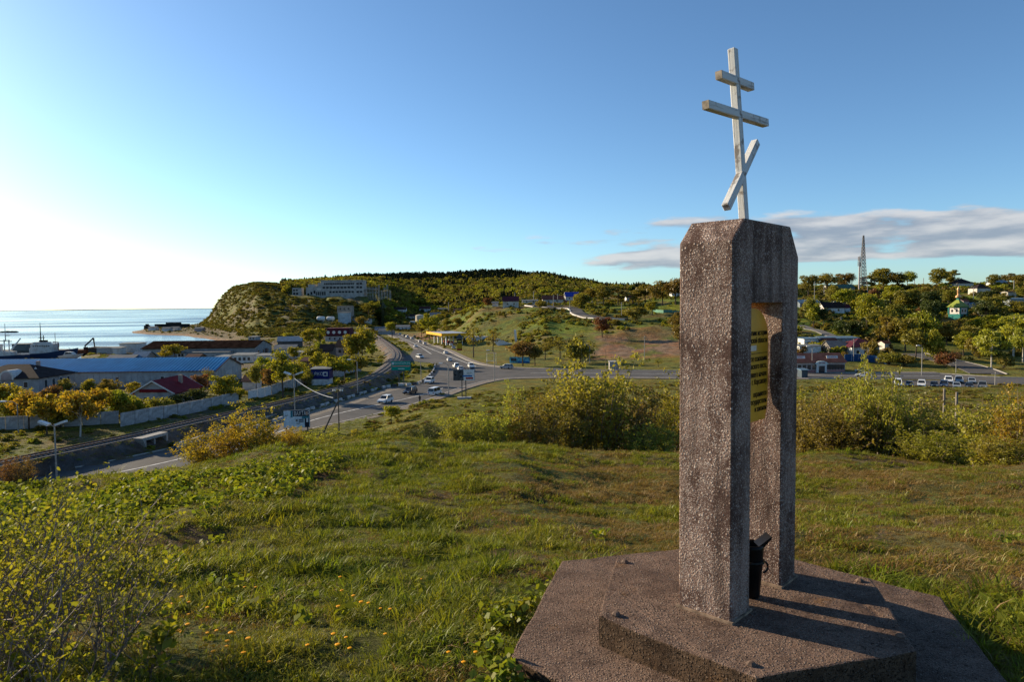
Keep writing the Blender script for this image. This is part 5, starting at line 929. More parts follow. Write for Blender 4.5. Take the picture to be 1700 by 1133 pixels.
for i in range(10):
    for j in range(2): MB().box(-14+i*3-.25, -14+i*3+.25, j*6-.25, j*6+.25, -5, (9.5 if i < 5 else 6+3*((i*7) % 3))).build('column', ac, rf)
for z_ in (3.4, 6.8): MB().box(-14.3, -.5, -.3, 6.3, z_, z_+.5).build('beam', ac, rf)
# petrol station
gp = PZ(756, 573.5, 2.95); gr = thing('petrol_station', 'petrol station with flat yellow-edged canopy on white columns', 'petrol station', gp, radians(20))
YE = mat('canopy_yellow', (.75, .36, .01), .5); CWH = mat('canopy_white', (.65, .64, .62), .6)
MB().box(-8, 8, -1, 36, 5.4, 6.5).build('canopy', mat('canopy_roof', (.30, .34, .40), .6), gr); MB().box(-8.1, -8.0, -1.1, 36, 5.3, 6.7).build('fascia', YE, gr); MB().box(-8.1, 8.1, -1.15, -1.0, 5.3, 6.7).build('fascia', YE, gr)
for i in range(4):
    for s in (-5, 4): MB().box(s-.35, s+.35, 1+i*9-.35, 1+i*9+.35, -.5, 5.4).build('column', CWH, gr)
for i in range(3): MB().box(-1.2, .2, 5+i*8, 6+i*8, 0, 1.9).build('fuel_pump', mat('pump_red', (.35, .03, .02), .5), gr)
MB().box(12, 24, 8, 22, -.5, 4).build('shop', CWH, gr); MB().box(11.95, 12.01, 10, 20, .6, 2.8).build('shop_window', GLASS, gr)
pyl = thing('price_sign', 'tall yellow and black price pylon in front of the petrol station', 'sign', PZ(763, 582, 2.95)); MB().box(-1.25, 1.25, -.3, .3, -.3, 5.6).build('board', mat('pylon_yellow', (.45, .28, .015), .5), pyl); MB().box(-1.27, 1.27, -.33, -.3, 3.6, 5.5).build('price_panel', BK, pyl); MB().box(-1.27, 1.27, -.33, -.3, -.1, .8).build('red_panel', MATS['pump_red'], pyl); MB().box(-.9, .9, -.36, -.33, 4.3, 4.7).build('price_line', mat('price_lit', (.7, .6, .1), .5), pyl)
MB().prism([(-1.4, 5.6), (1.4, 5.6), (1.4, 6.8), (0, 8.2), (-1.4, 6.8)], -.3, .3, 'y').build('logo_panel', mat('logo_dark', (.05, .07, .09), .5), pyl)
wg = thing('white_fin_structure', 'white wing-like structure with an upright fin below the green hill', 'structure', G(836, 573)); MB().prism([(-5.5, 2.6), (-3, 3.4), (3, .9), (6, .8), (5.4, 7.8), (6.6, 7.8), (7.2, -.5), (2, -1), (-3, -.6)], -.6, .6, 'y').build('wing', mat('wing_white', (.62, .61, .58), .6), wg)
# water tank house
wt = thing('round_tower', 'white round-walled building beside the far road', 'building', G(697, 540)); MB().lathe([(4, -2), (4, 8.6), (4.3, 8.7), (3.4, 9.6), (.3, 10.2)], 18).build('wall', wallm((.60, .52, .40), 'creamround'), wt); MB().box(-9, -4, -3, 3, -2, 4).build('annex', white, wt)
# chapel tower
tp = G(1590, 530); ct = thing('chapel_tower', 'teal and white wooden bell tower with green-gold tent roof on the right slope', 'tower', tp, radians(25)); TEAL = mat('teal_wood', (.03, .17, .15), .7); GRN = mat('tent_green', (.23, .27, .05), .5); s = .40
MB().box(-4, 4, -4, 4, -6, 3.5).build('lower_tower', TEAL, ct); MB().box(-3.9, 3.9, -3.9, 3.9, 3.5, 7.6).build('belfry', mat('tower_white', (.62, .56, .52), .7), ct)
for sx_ in (-1, 1):
    for sy_ in (-1, 1): MB().box(sx_*3.9-.35, sx_*3.9+.35, sy_*3.9-.35, sy_*3.9+.35, 3.5, 7.6).build('corner_post', TEAL, ct)
windows(ct, 'f', 8, 7.9, 2, 5.6, 1.2, 1.7, 'window', False, x0=-3, x1=3); windows(ct, 'r', 7.9, 8, 2, 5.6, 1.2, 1.7, 'window', False, x0=-3, x1=3); windows(ct, 'l', 7.9, 8, 2, 5.6, 1.2, 1.7, 'window', False, x0=-3, x1=3)
MB().box(-4.1, 4.1, -4.1, 4.1, 7.6, 8.2).build('cornice', TEAL, ct); MB().add([(-4.9,-4.9,8.2),(4.9,-4.9,8.2),(4.9,4.9,8.2),(-4.9,4.9,8.2),(-.9,-.9,13),(.9,-.9,13),(.9,.9,13),(-.9,.9,13)], [(3,2,1,0),(0,1,5,4),(1,2,6,5),(2,3,7,6),(3,0,4,7),(4,5,6,7)]).build('tent_roof', GRN, ct)
MB().box(-.8, .8, -.8, .8, 13, 14.4).build('neck', TEAL, ct); MB().lathe([(1.5, 14.4), (1.9, 15.2), (1.2, 16.0), (.5, 16.8), (.8, 17.4), (.75, 19.5), (1.0, 20.4), (.25, 21.6), (.12, 22.6)], 12).build('cupola', mat('cupola_gold', (.55, .30, .14), .4, metal=.3), ct, True)
ct.scale = (.78, .78, .78)
# antenna towers
ap = G(1432, 484); lt = thing('lattice_tower', 'tall grey steel lattice antenna tower on the right skyline', 'tower', ap); STL = mat('galv_steel', (.20, .185, .175), .6); ht = 92/ppm(ap); 
def lat(z): return 2.3*(1-z/ht)+.35
for sx_, sy_ in ((-1, -1), (1, -1), (1, 1), (-1, 1)): MB().tube([(sx_*lat(0), sy_*lat(0), -1), (sx_*lat(ht), sy_*lat(ht), ht)], .2, 5).build('leg', STL, lt)
nz = 16; cs = [(-1, -1), (1, -1), (1, 1), (-1, 1)]
for i in range(nz):
    z0, z1 = ht*i/nz, ht*(i+1)/nz; mb = MB()
    for (a, b), (c, d) in zip(cs, cs[1:]+cs[:1]):
        mb.tube([(a*lat(z0), b*lat(z0), z0), (c*lat(z1), d*lat(z1), z1)], .13, 4, False); mb.tube([(c*lat(z0), d*lat(z0), z0), (a*lat(z1), b*lat(z1), z1)], .13, 4, False); mb.tube([(a*lat(z1), b*lat(z1), z1), (c*lat(z1), d*lat(z1), z1)], .13, 4, False)
    mb.build('bracing', STL, lt)
mp_ = G(1426, 488); mt_ = thing('mobile_mast', 'pale tubular mast with antenna panels just left of the lattice tower', 'mast', mp_); hm_ = 62/ppm(mp_); MB().tube([(0, 0, -1), (0, 0, hm_)], [.55, .38], 8).build('pole', mat('mast_pale', (.40, .34, .31), .6), mt_)
for i in range(6): a = i*pi/3; MB().box(-.22, .22, -.15, .15, -1.6, 1.6).build('antenna_panel', STL, mt_, loc=(cos(a)*1.0, sin(a)*1.0, hm_-2-(i % 2)*3.6))
# ------------------------------------------------------------------ port: ships, boat, excavator, sheds
def ship(label, px0, px1, Y, decky, bowdz, hullm):
    a, b = XY(px0, Y)[0], XY(px1, Y)[0]; Ls = b-a; zd = PY((px0+px1)/2, decky, Y).z; r = thing('ship', label, 'ship', ((a+b)/2, Y, 0)); n = 12; V = []; Fc = []
    for i in range(n+1):
        t = i/n; x = -Ls/2+Ls*t; wv = 3.4*(1-max(0, (t-.6)/.4)**2.2)*(.82+.18*min(1, t*5)); z = zd+bowdz*max(0, (t-.35)/.65)**1.6
        V += [(x+(z*.25 if t > .9 else 0), -wv, z), (x, -wv*.8, -1.5), (x, wv*.8, -1.5), (x+(z*.25 if t > .9 else 0), wv, z)]
    for i in range(n):
        k = 4*i
        for q in ((0, 1, 5, 4), (1, 2, 6, 5), (2, 3, 7, 6), (3, 0, 4, 7)): Fc.append(tuple(k+j for j in q))
    Fc += [(0, 3, 2, 1), tuple(4*n+j for j in (0, 1, 2, 3))]; MB().add(V, Fc).build('hull', hullm, r); return r, zd, Ls
NAVY = mat('navy_hull', (.018, .035, .075), .5); SHW = mat('ship_white', (.52, .52, .50), .6, dirt=(.40, .33, .27), dirt_s=.5)
s2, zd, Ls = ship('navy-hulled ship with white superstructure moored behind the blue warehouse', 26, 124, 340, 587, 2.6, NAVY); k = .3
def sxp(px, s=s2): return XY(px, 340)[0]-s.location.x
def spz(py, px=75): return PY(px, py, 340).z
MB().box(sxp(53), sxp(90), -2.6, 2.6, zd-.3, spz(578)).build('deckhouse', SHW, s2); MB().box(sxp(55), sxp(92), -2.4, 2.4, spz(578), spz(571)).build('bridge', SHW, s2); MB().box(sxp(58), sxp(80), -2.0, 2.0, spz(571), spz(568)).build('wheelhouse', SHW, s2)
for i in range(8): MB().box(sxp(60+i*3.6)-.3, sxp(60+i*3.6)+.3, -2.46, -2.38, spz(575.6), spz(573.6)).build('window', GLASS, s2)
MB().tube([(sxp(67), 0, spz(570)), (sxp(67), 0, spz(536))], [.35, .12], 6).build('mast', BK, s2); MB().box(sxp(66), sxp(77), -.9, .9, spz(569), spz(565)).build('funnel', BK, s2); MB().tube([(sxp(63.5), 0, spz(561)), (sxp(73.5), 0, spz(561))], .18, 5).build('yard', BK, s2); MB().tube([(sxp(71.5), 0, spz(566)), (sxp(71.5), 0, spz(557))], .22, 5).build('radar', BK, s2)
MB().tube([(sxp(87), 0, spz(568.6)), (sxp(95.5), 0, spz(568.6)), (sxp(95.5), 0, spz(582))], .28, 5).build('derrick', mat('derrick_red', (.14, .04, .03), .7), s2); MB().tube([(sxp(91), 0, spz(572)), (sxp(91), 0, spz(553))], .12, 5).build('foremast', BK, s2)
q = MB().add([(sxp(51.5), -3.42, spz(596)), (sxp(53.5), -3.42, spz(596)), (sxp(56.5), -3.42, spz(586.7)), (sxp(54.5), -3.42, spz(586.7)), (sxp(51.5), -3.3, spz(596)), (sxp(53.5), -3.3, spz(596)), (sxp(56.5), -3.3, spz(586.7)), (sxp(54.5), -3.3, spz(586.7))], [(0,1,2,3),(4,5,6,7),(0,1,5,4),(1,2,6,5),(2,3,7,6),(3,0,4,7)]).build('hull_stripe', SHW, s2)
s1, zd1, _ = ship('navy-hulled fishing vessel with white crane boom cut by the left picture edge', -70, 46, 331, 592, .8, NAVY); k = 331/F
def fx(px): return XY(px, 331)[0]-s1.location.x
def fz(py): return PY(10, py, 331).z
MB().box(fx(-10), fx(21), -2.4, 2.4, zd1-.2, fz(584)).build('deckhouse', SHW, s1); MB().box(fx(-14), fx(-2), -2.2, 2.2, fz(584), fz(572)).build('bridge', SHW, s1)
MB().tube([(fx(6), 0, fz(585)), (fx(6), 0, fz(565)), (fx(14), 0, fz(565)), (fx(14), 0, fz(585))], .35, 6).build('gantry', SHW, s1); MB().tube([(fx(8.5), 0, fz(566)), (fx(8.5), 0, fz(537))], [.25, .1], 6).build('mast', SHW, s1); MB().tube([(fx(17.5), 0, fz(581)), (fx(33.5), 0, fz(562.5))], [.4, .28], 6).build('crane_boom', mat('boom_white', (.75, .73, .70), .5), s1); MB().tube([(fx(-5), 0, fz(566)), (fx(19), 0, fz(567.5))], .2, 5).build('yard', STL, s1); MB().lathe([(.9, 0), (.9, .3)], 12).build('radar', STL, s1, loc=(fx(13), 0, fz(558)))
bt = thing('motor_boat', 'white motor boat with cabin laid up on the quay behind the blue roof', 'boat', (XY(116, 292)[0], 292, PY(116, 597, 292).z)); 
MB().add([(-4.9,-1.4,1.5),(3.5,-1.4,2.2),(5.6,0,2.5),(3.5,1.4,2.2),(-4.9,1.4,1.5),(-4.6,-.9,.6),(2.8,-.8,.7),(2.8,.8,.7),(-4.6,.9,.6)], [(4,3,2,1,0),(0,1,6,5),(1,2,6),(2,3,7),(3,4,8,7),(4,0,5,8),(6,2,7),(5,6,7,8)]).build('hull', SHW, bt); MB().prism([(-2.6, 1.8), (1.8, 2.1), (.6, 3.2), (-1.8, 3.3)], -1.1, 1.1, 'y').build('cabin', SHW, bt); MB().prism([(-2.0, 2.3), (1.1, 2.4), (.5, 3.0), (-1.5, 3.05)], -1.13, -1.105, 'y').build('cabin_window', GLASS, bt); MB().tube([(-.6, 0, 3.2), (-.6, 0, 5)], .08, 5).build('mast', STL, bt)
for x_ in (-3, 2): MB().box(x_-.2, x_+.2, -1, 1, -2.5, .75).build('cradle', STL, bt)
ex = thing('excavator', 'dark scrap-handling excavator with long bent arm on the quay', 'excavator', GY(138, 352)); DKM = mat('excavator_dark', (.05, .03, .022), .6, .3)
MB().box(-2.6, 2.6, -1.5, 1.5, -.2, 1.2).build('tracks', BK, ex); MB().box(-3, 2, -1.4, 1.4, 1.2, 3.0).build('body', mat('excavator_rust', (.17, .055, .025), .7), ex); MB().box(.6, 2.2, -1.3, 0, 3.0, 4.4).build('cab', DKM, ex)
e1 = PY(141, 575, 352)-ex.location; e2 = PY(155, 561.5, 352)-ex.location; e3 = PY(157.5, 577, 352)-ex.location; MB().tube([(1.2, 0, 2.6), tuple(e1), tuple(e2)], [.42, .4, .34], 6).build('boom', DKM, ex); MB().tube([tuple(e2), tuple(e3)], [.36, .28], 6).build('dipper_arm', DKM, ex); MB().lathe([(.3, -.4), (.8, -1.0), (.5, -1.9), (.1, -2.2)], 7).build('grab', DKM, ex, loc=tuple(e3))
for a in [('white office block on the quay in front of the bay',220,585,31,8,4.5,.2,SHW,rg_,'shed',355),('low grey container shed left of the quay office',180,587,30,6,3,.2,grey,rg_,'shed',345),('white rounded container on the quay',197,586,13,5,3,.4,SHW,rg_,'shed',340),('shed with pale sloping roof behind the blue warehouse',205,592,44,8,1.6,1.4,grey,rg_,'gable',285),('blue-grey sheet roofed shed behind the blue warehouse',237,594,24,8,2.2,2.0,grey,rbl,'gable',288),('dark scrap store on the quay beside the excavator',160,585,18,6,2.6,.3,wallm((.07,.06,.055),'scrap'),rdk,'shed',352),('grey quay shed left of the navy ship',38,588,26,6,3.4,.2,wallm((.15,.16,.15),'quaygrey'),rg_,'shed',384)]:
    x_, y_ = XY(a[1], a[10]); house(a[0], Vector((x_, y_, max(2.4, H(x_, y_)))), a[3]*a[10]/F, a[4], a[5], a[6], a[7], a[8], a[9], name='shed', cat='shed', base=2)
struct(MB().box(XY(-60, 384)[0], XY(150, 384)[0], 380, 390, -3, 2.4).build('pier', wallm((.10, .09, .08), 'pier'))); 
bwm = MB(); rr = random.Random(3)
for i in range(26): x_ = XY(1, 760)[0]+i*.75; bwm.box(x_-.6, x_+.6, 759.5, 761, -1, .8+rr.random()*1.0)
struct(bwm.build('breakwater', mat('breakwater', (.03, .028, .026), .9)))
for px, yb, w_, l in ((285, 535, 56, 'long dark derelict breakwater wall on the spit'), (243, 536, 8, 'dark block at the tip of the spit')):
    p = GY(px, 790); r = thing('ruined_wall', l, 'wall', p); k = ppm(p); MB().box(-w_/2/k, w_/2/k, 0, 4, -2, 4.2).build('wall', mat('breakwater', (0, 0, 0)), r); MB().box(-w_/6/k, w_/4/k, -.1, 3.8, 4.2, 6).build('upper_wall', mat('breakwater', (0, 0, 0)), r)
for px, Y, l in ((278, 690, 'small pale shack on the spit'), (292, 700, 'second pale shack on the spit'), (332, 660, 'reddish brick shed at the root of the spit'), (255, 720, 'tiny white hut at the tip of the spit')):
    house(l, GY(px, Y), 8, 6, 3, 1.2, pinkw if 'brick' in l else white, rg_, name='shack', cat='hut')
# ------------------------------------------------------------------ billboards, signs, poles
PST = mat('post_steel', (.10, .10, .10), .6, metal=.3)
def board(label, px0, px1, ytop, ybot, ybase, Y, rz, posts, name='billboard', cat='billboard'):
    a = PY((px0+px1)/2, ybase, Y); g = H(a.x, a.y); s = Y/F; w_ = (px1-px0)*s/cos(rz); yh = 506.3-((px0+px1)/2-850)*.0105
    z1 = EYE-(ytop-yh)*s-g; z0 = EYE-(ybot-yh)*s-g; r = thing(name, label, cat, (a.x, a.y, g), rz)
    MB().box(-w_/2, w_/2, -.12, .12, z0, z1).build('frame', PST, r)
    for x_ in posts: MB().box(x_*w_-.11, x_*w_+.11, .13, .35, -1, z1-.1).build('post', PST, r)
    return r, w_, z0, z1
def panel(r, w_, z0, z1, x0, x1, a, b, m, d=.13, n='panel'): return MB().box(-w_/2+w_*x0, -w_/2+w_*x1, -d-.012, -d, z0+(z1-z0)*a, z0+(z1-z0)*b).build(n, m, r)
PBL = mat('print_pale_blue', (.48, .57, .64), .6); NAV = mat('print_navy', (.015, .02, .035), .6); TEA = mat('print_teal', (.04, .17, .22), .6); WHP = mat('print_white', (.62, .62, .62), .6); SKN = mat('print_skin', (.38, .24, .18), .6); REDP = mat('print_red', (.28, .03, .03), .6); BLP = mat('print_blue', (.02, .12, .34), .6); GRNP = mat('sign_green', (.0, .27, .19), .6); PIC = mat('print_dark_photo', (.05, .055, .06), .6, .8, 1.6); SEAP = mat('print_seascape', (.14, .40, .50), .6, .5, .7)
r, w_, z0, z1 = board('pale blue billboard reading BAXTA above the road by the golden bushes', 473, 514, 682, 712, 722, 118, radians(14), (-.4, .4))
panel(r, w_, z0, z1, .01, .99, .02, .98, PBL); panel(r, w_, z0, z1, .36, .97, .64, .97, NAV, .145); panel(r, w_, z0, z1, .27, .35, .6, .98, TEA, .145)
panel(r, w_, z0, z1, .80, .97, .02, .60, NAV, .145); panel(r, w_, z0, z1, .70, .97, .50, .64, TEA, .158); q = panel(r, w_, z0, z1, .86, .93, .30, .52, WHP, .171); panel(r, w_, z0, z1, .85, .92, .70, .90, SKN, .171)
zt = z0+(z1-z0)*.79; text('lettering', 'ВАХТА/Я', (z1-z0)*.33, WHP, r, (-w_/2+w_*.39, -.17, zt), (pi/2, 0, 0), 'LEFT', .006, .60)
for k, (a, b) in enumerate(((.48, .42), (.38, .32))): panel(r, w_, z0, z1, .58, .76, b, a, NAV, .158, 'print_line')
panel(r, w_, z0, z1, .46, .53, .36, .48, mat('print_grey', (.12, .13, .14), .6), .158, 'print_mark'); panel(r, w_, z0, z1, .48, .62, .22, .25, MATS['print_grey'], .158, 'print_line'); panel(r, w_, z0, z1, .05, .16, .70, .74, MATS['print_grey'], .158, 'print_line')
r, w_, z0, z1 = board('billboard with dark photograph on its left half and blue and red print', 753, 788.5, 614, 632.5, 659, 157, radians(4), (-.1, .08))
panel(r, w_, z0, z1, .01, .48, .03, .98, PIC); panel(r, w_, z0, z1, .48, .99, .02, .99, WHP); panel(r, w_, z0, z1, .44, .88, .34, .48, BLP, .145); panel(r, w_, z0, z1, .58, .93, .12, .28, REDP, .145); panel(r, w_, z0, z1, .62, .88, .68, .72, MATS['print_grey'], .145, 'print_line'); panel(r, w_, z0, z1, .62, .80, .58, .61, MATS['print_grey'], .145, 'print_line'); MB().box(-1.6, 1.6, -.7, .9, -.4, .45).build('footing', grey, r)
r, w_, z0, z1 = board('large green direction sign with white and red lines on the grass island', 650, 682.5, 600, 615.5, 636, 190, 0, (-.12, .12), 'road_sign', 'sign')
panel(r, w_, z0, z1, .01, .99, .02, .98, GRNP); panel(r, w_, z0, z1, .06, .96, .40, .54, mat('sign_salmon', (.45, .20, .15), .6), .145); text('lettering', 'ТЕХНОПАРК.РФ', (z1-z0)*.26, WHP, r, (.25, -.16, z0+(z1-z0)*.76), (pi/2, 0, 0), 'CENTER', .006, .9); panel(r, w_, z0, z1, .35, .68, .14, .20, WHP, .145, 'print_line'); o = MB().lathe([(.32, 0), (.32, .02)], 12).build('emblem', WHP, r, loc=(-w_*.41, -.13, z0+(z1-z0)*.76)); o.rotation_euler = (pi/2, 0, 0); MB().box(-1.6, 1.3, -.7, .9, -.4, .4).build('footing', grey, r)
r, w_, z0, z1 = board('wide blue seaside picture billboard at the crossroads corner', 846, 880, 593, 607, 614, 258, radians(-6), (-.3, .3)); panel(r, w_, z0, z1, .01, .99, .02, .98, SEAP); panel(r, w_, z0, z1, .42, .95, .30, .48, BLP, .145); panel(r, w_, z0, z1, .5, .9, .04, .14, REDP, .145); panel(r, w_, z0, z1, .06, .34, .5, .85, PIC, .145)
p = PZ(816, 605, 2.95); r = thing('empty_sign_frame', 'empty square steel sign frame on the grass by the petrol station', 'frame', p); MB().tube([(-1.7, 0, 1.2), (1.7, 0, 1.2), (1.7, 0, 4.2), (-1.7, 0, 4.2), (-1.7, 0, 1.2)], .1, 5).build('frame', CWH, r)
for s in (-1.7, 1.7): MB().box(s-.09, s+.09, -.09, .09, -.3, 1.2).build('post', CWH, r)
LP = mat('lamp_post', (.28, .27, .255), .6, metal=.2); LH = mat('lamp_head', (.60, .60, .60), .4); CP = mat('concrete_post', (.30, .28, .25), .85)
def pole(label, px, yb, yt, kind, Y=None, m=None):
    p = G(px, yb) if Y is None else GY(px, Y); s = p.y/F; yh = 506.3-(px-850)*.0105; h = (EYE-(yt-yh)*s)-p.z
    name = {'lamp': 'street_lamp', 'double': 'street_lamp', 'post': 'utility_pole', 'wood': 'wooden_post'}[kind]; r = thing(name, label, {'lamp': 'street lamp', 'double': 'street lamp', 'post': 'pole', 'wood': 'post'}[kind], p, 0, {'lamp': 'street lamps along the roads', 'double': 'street lamps along the roads', 'post': 'utility poles', 'wood': 'old posts'}[kind])
    t = max(.09, .00042*p.y*(1.0 if kind != 'wood' else 1.5)); MB().tube([(0, 0, -.6), (0, 0, h)], [t*1.3, t], 8).build('pole', m or (LP if kind in ('lamp', 'double') else CP), r)
    if kind == 'lamp': MB().tube([(0, 0, h-.1), (-.6, -.3, h+.5), (-1.5, -.8, h+.6)], t*.7, 6).build('arm', LP, r); MB().box(-2.2, -1.3, -1.15, -.65, h+.5, h+.72).build('lamp_head', LH, r)
    if kind == 'double':
        for s_ in (-1, 1): MB().tube([(0, 0, h-.3), (s_*.7, -.2, h+.1)], t*.7, 6).build('arm', LP, r); o = MB().box(-.62, .62, -.35, .35, -.13, .13).build('lamp_head', LH, r, loc=(s_*1.05, -.3, h+.2)); o.rotation_euler = (0, -s_*.35, 0)
    if kind == 'post': MB().box(-.9, .9, -.08, .08, h-.7, h-.55).build('cross_arm', CP, r)
    return r
pole('pale concrete lamp pole with two heads on the left brow', 83, 0, 706, 'double', 84, CP)
pole('grey single lamp pole beside the white fence at far left', 31, 722, 672, 'lamp')
pole('street lamp with two white heads above the BAXTA billboard', 486, 0, 622, 'double', 122)
pole('slim street lamp between the railway and the road', 594, 656, 601, 'lamp')
pole('lamp post standing on the near verge by the crossroads', 745, 658, 607, 'lamp')
pole('thin lamp post in front of the green hill by the crossroads', 821, 634, 585, 'lamp')
pole('thin lamp post on the grass island', 699, 632, 598, 'post'); pole('curved lamp post behind the tallest bush', 979, 604, 575, 'lamp'); pole('tall concrete pole on the brown bank', 1070, 599, 558, 'post')
pole('lamp post in front of the pink shop', 1348, 619, 578, 'lamp'); pole('pole in front of the maroon hip-roofed house', 1417, 601, 563, 'post'); pole('lamp post by the side road junction', 1530, 624, 577, 'lamp'); pole('tall pole on the mid right slope', 1396, 554, 526, 'post'); pole('thin pole beside the birch trees at right', 1587, 619, 600, 'post'); pole('short pole beside the parking lot at right', 1652, 640, 618, 'post')
for i, (px, yb, yt) in enumerate([(855,504,486),(886,504,484),(919,510,490),(926,504,488),(946,522,500),(983,504,482),(1032,526,502),(1352,500,468),(1368,488,470),(1440,488,472),(1518,478,458),(1533,474,462),(1595,480,464),(1616,500,478),(1637,472,462),(1683,484,466),(1342,492,486),(1351,498,486),(1618,482,470),(745,520,502)][:0] or sorted([(745,520,502),(855,504,486),(886,504,484),(919,510,490),(926,504,488),(946,522,500),(983,504,482),(1032,526,502),(1342,492,482),(1352,500,468),(1368,488,470),(1440,488,472),(1518,478,458),(1533,474,462),(1595,480,464),(1616,500,478),(1637,472,462),(1683,484,466)])):
    pole(f'{ORD[i]} thin utility pole from the left among the hill houses', px, yb, yt, 'post')
# A-frame utility pole by the road
r = pole('dark timber utility pole with a slanting strut above the road', 559, 0, 640, 'post', 112, mat('tarred_wood', (.10, .085, .07), .9)); h = r.children[0].bound_box[1][2]
MB().tube([(-3.2, 0, -.6), (-.1, 0, h*.72)], .13, 6).build('strut', MATS['tarred_wood'], r)
for x_ in (-.8, -.5, .4, .7): MB().lathe([(.1, 0), (.14, .12), (.07, .3)], 6).build('insulator', LH, r, loc=(x_, 0, h-.5))
for px, Y, yt, l in ((1571, 58, 646, 'shorter grey wooden post below the parked cars'), (1592, 50, 652, 'thicker grey wooden post among the right bushes'), (1463, 33, 672, 'dark wooden post inside the pointed bush')): pole(l, px, 0, yt, 'wood', Y, mat('old_wood', (.20, .17, .14), .9))
wr = thing('cable', 'sagging pale cable from the double street lamp to the timber pole', 'cable', (0, 0, 0)); a = Vector(PY(488, 628, 122)); b = Vector(PY(553, 661, 112)); MB().tube([a.lerp(b, t)-Vector((0, 0, 1.1*4*t*(1-t)*.5)) for t in np.linspace(0, 1, 12)], .05, 5).build('wire', LH, wr)
# bus stop
bs = B('grey concrete bus shelter beside the far road', 1022, 614, 20, 2.2, 2.5, .2, wallm((.33, .315, .30), 'shelter'), roofm((.36, .35, .33), 'shelter'), 'shed', name='bus_shelter', cat='bus shelter', ov=.15)
# ------------------------------------------------------------------ vehicles
TY = mat('tyre', (.018, .018, .018), .9); RIM = mat('rim', (.40, .40, .42), .35, metal=.7); CG = mat('car_glass', (.02, .025, .03), .08, .1, 2, spec=.6); HL = mat('headlight', (.75, .75, .72), .15); TL = mat('taillight', (.30, .012, .01), .3)
PNT = {'white': mat('paint_white', (.66, .66, .65), .3, .04, 2, spec=.5), 'silver': mat('paint_silver', (.36, .38, .40), .3, .05, 2, metal=.4), 'black': mat('paint_black', (.018, .018, .022), .25, .1, 2, spec=.6), 'blue': mat('paint_blue', (.03, .05, .10), .3, .1, 2, spec=.5), 'grey': mat('paint_grey', (.13, .135, .14), .3, .1, 2, spec=.5)}
CARP = {}
wheelm = MB().lathe([(.20, -.11), (.31, -.11), (.33, -.07), (.33, .07), (.31, .11), (.20, .11)], 14).mesh('tyre', TY); rimm = MB().lathe([(.21, -.08), (.21, .115), (.16, .09), (.05, .10)], 10).mesh('rim', RIM)
def car_proto(kind, colr):
    if (kind, colr) in CARP: return None
    P = {'sedan': dict(L=4.5, W=1.74, hb=.90, ht=1.44, x=(-1.55, -.95, .45, 1.15), hood=.86, deck=.92), 'suv': dict(L=4.6, W=1.84, hb=1.05, ht=1.72, x=(-2.15, -1.75, .35, 1.0), hood=1.02, deck=1.05), 'van': dict(L=4.7, W=1.78, hb=1.05, ht=1.92, x=(-2.25, -2.1, 1.15, 1.75), hood=1.0, deck=1.05)}[kind]
    r = thing('car', '', 'van' if kind == 'van' else 'car'); Lh, Wh = P['L']/2, P['W']/2; hb = P['hb']; m = PNT[colr]; x0, x1, x2, x3 = P['x']
    prof = [(-Lh+.05, .30), (-Lh, .55), (-Lh+.04, P['deck']-.05), (x0, P['deck']), (x3, hb), (Lh-.25, P['hood']-.12), (Lh-.02, .68), (Lh, .42), (Lh-.08, .28)]
    o = MB().prism(prof, -Wh, Wh, 'y').build('body', m, r); bevel(o, .06, 2)
    def loft(n, mt, a, b, z0, z1, w0, w1):
        return MB().add([(a[0],-w0,z0),(a[1],-w0,z0),(a[1],w0,z0),(a[0],w0,z0),(b[0],-w1,z1),(b[1],-w1,z1),(b[1],w1,z1),(b[0],w1,z1)], [(3,2,1,0),(4,5,6,7),(0,1,5,4),(1,2,6,5),(2,3,7,6),(3,0,4,7)]).build(n, mt, r)
    ht = P['ht']; loft('windows', CG, (x0, x3), (x1, x2), hb-.08, ht-.06, Wh-.06, Wh-.22); o = loft('roof', m, (x1-.08, x2+.06), (x1+.05, x2-.1), ht-.07, ht, Wh-.19, Wh-.26)
    for s in (-1, 1):
        for u_, v_ in (((x0, hb-.05), (x1, ht-.05)), ((x3, hb-.05), (x2, ht-.05)), (((x0+x3)/2-.1, hb-.05), ((x1+x2)/2-.1, ht-.05))): MB().tube([(u_[0], s*(Wh-.07), u_[1]), (v_[0], s*(Wh-.21), v_[1])], .05, 4).build('pillar', m, r)
        MB().box(Lh-.16, Lh-.005, s*(Wh-.32)-.22, s*(Wh-.32)+.22, .60, .76).build('headlight', HL, r); MB().box(-Lh-.012, -Lh+.1, s*(Wh-.24)-.16, s*(Wh-.24)+.16, .66, .86).build('taillight', TL, r)
        for x_ in (-1.35, 1.38):
            w1_ = bpy.data.objects.new('wheel', wheelm); COL.objects.link(w1_); w1_.parent = r; w1_.location = (x_, s*(Wh-.10), .33); w1_.rotation_euler = (pi/2*-s, 0, 0); q = bpy.data.objects.new('rim', rimm); COL.objects.link(q); q.parent = w1_
    MB().box(Lh-.03, Lh+.012, -.55, .55, .34, .55).build('grille', BK, r); CARP[(kind, colr)] = r; return r
def car(px, py, kind, colr, to, label, group='cars on the road', z=None):
    p = PZ(px, py, 3.02) if z is None else Vector((*PZ(px, py, 3)[:2], z)); t = PZ(*to, 3.02); rz = atan2(t.y-p.y, t.x-p.x)
    n = car_proto(kind, colr)
    if n is not None: n.location = p; n.rotation_euler = (0, 0, rz); n['label'] = label; n['group'] = group; return n
    return copy_thing(CARP[(kind, colr)], p, rz, None, label, group)
T_, A_ = (560, 700), (760, 640)
car(640, 669, 'suv', 'white', (590, 684), 'nearest white off-road car on the main road'); car(681, 654, 'suv', 'black', (640, 665), 'dark off-road car on the main road behind the nearest white one')
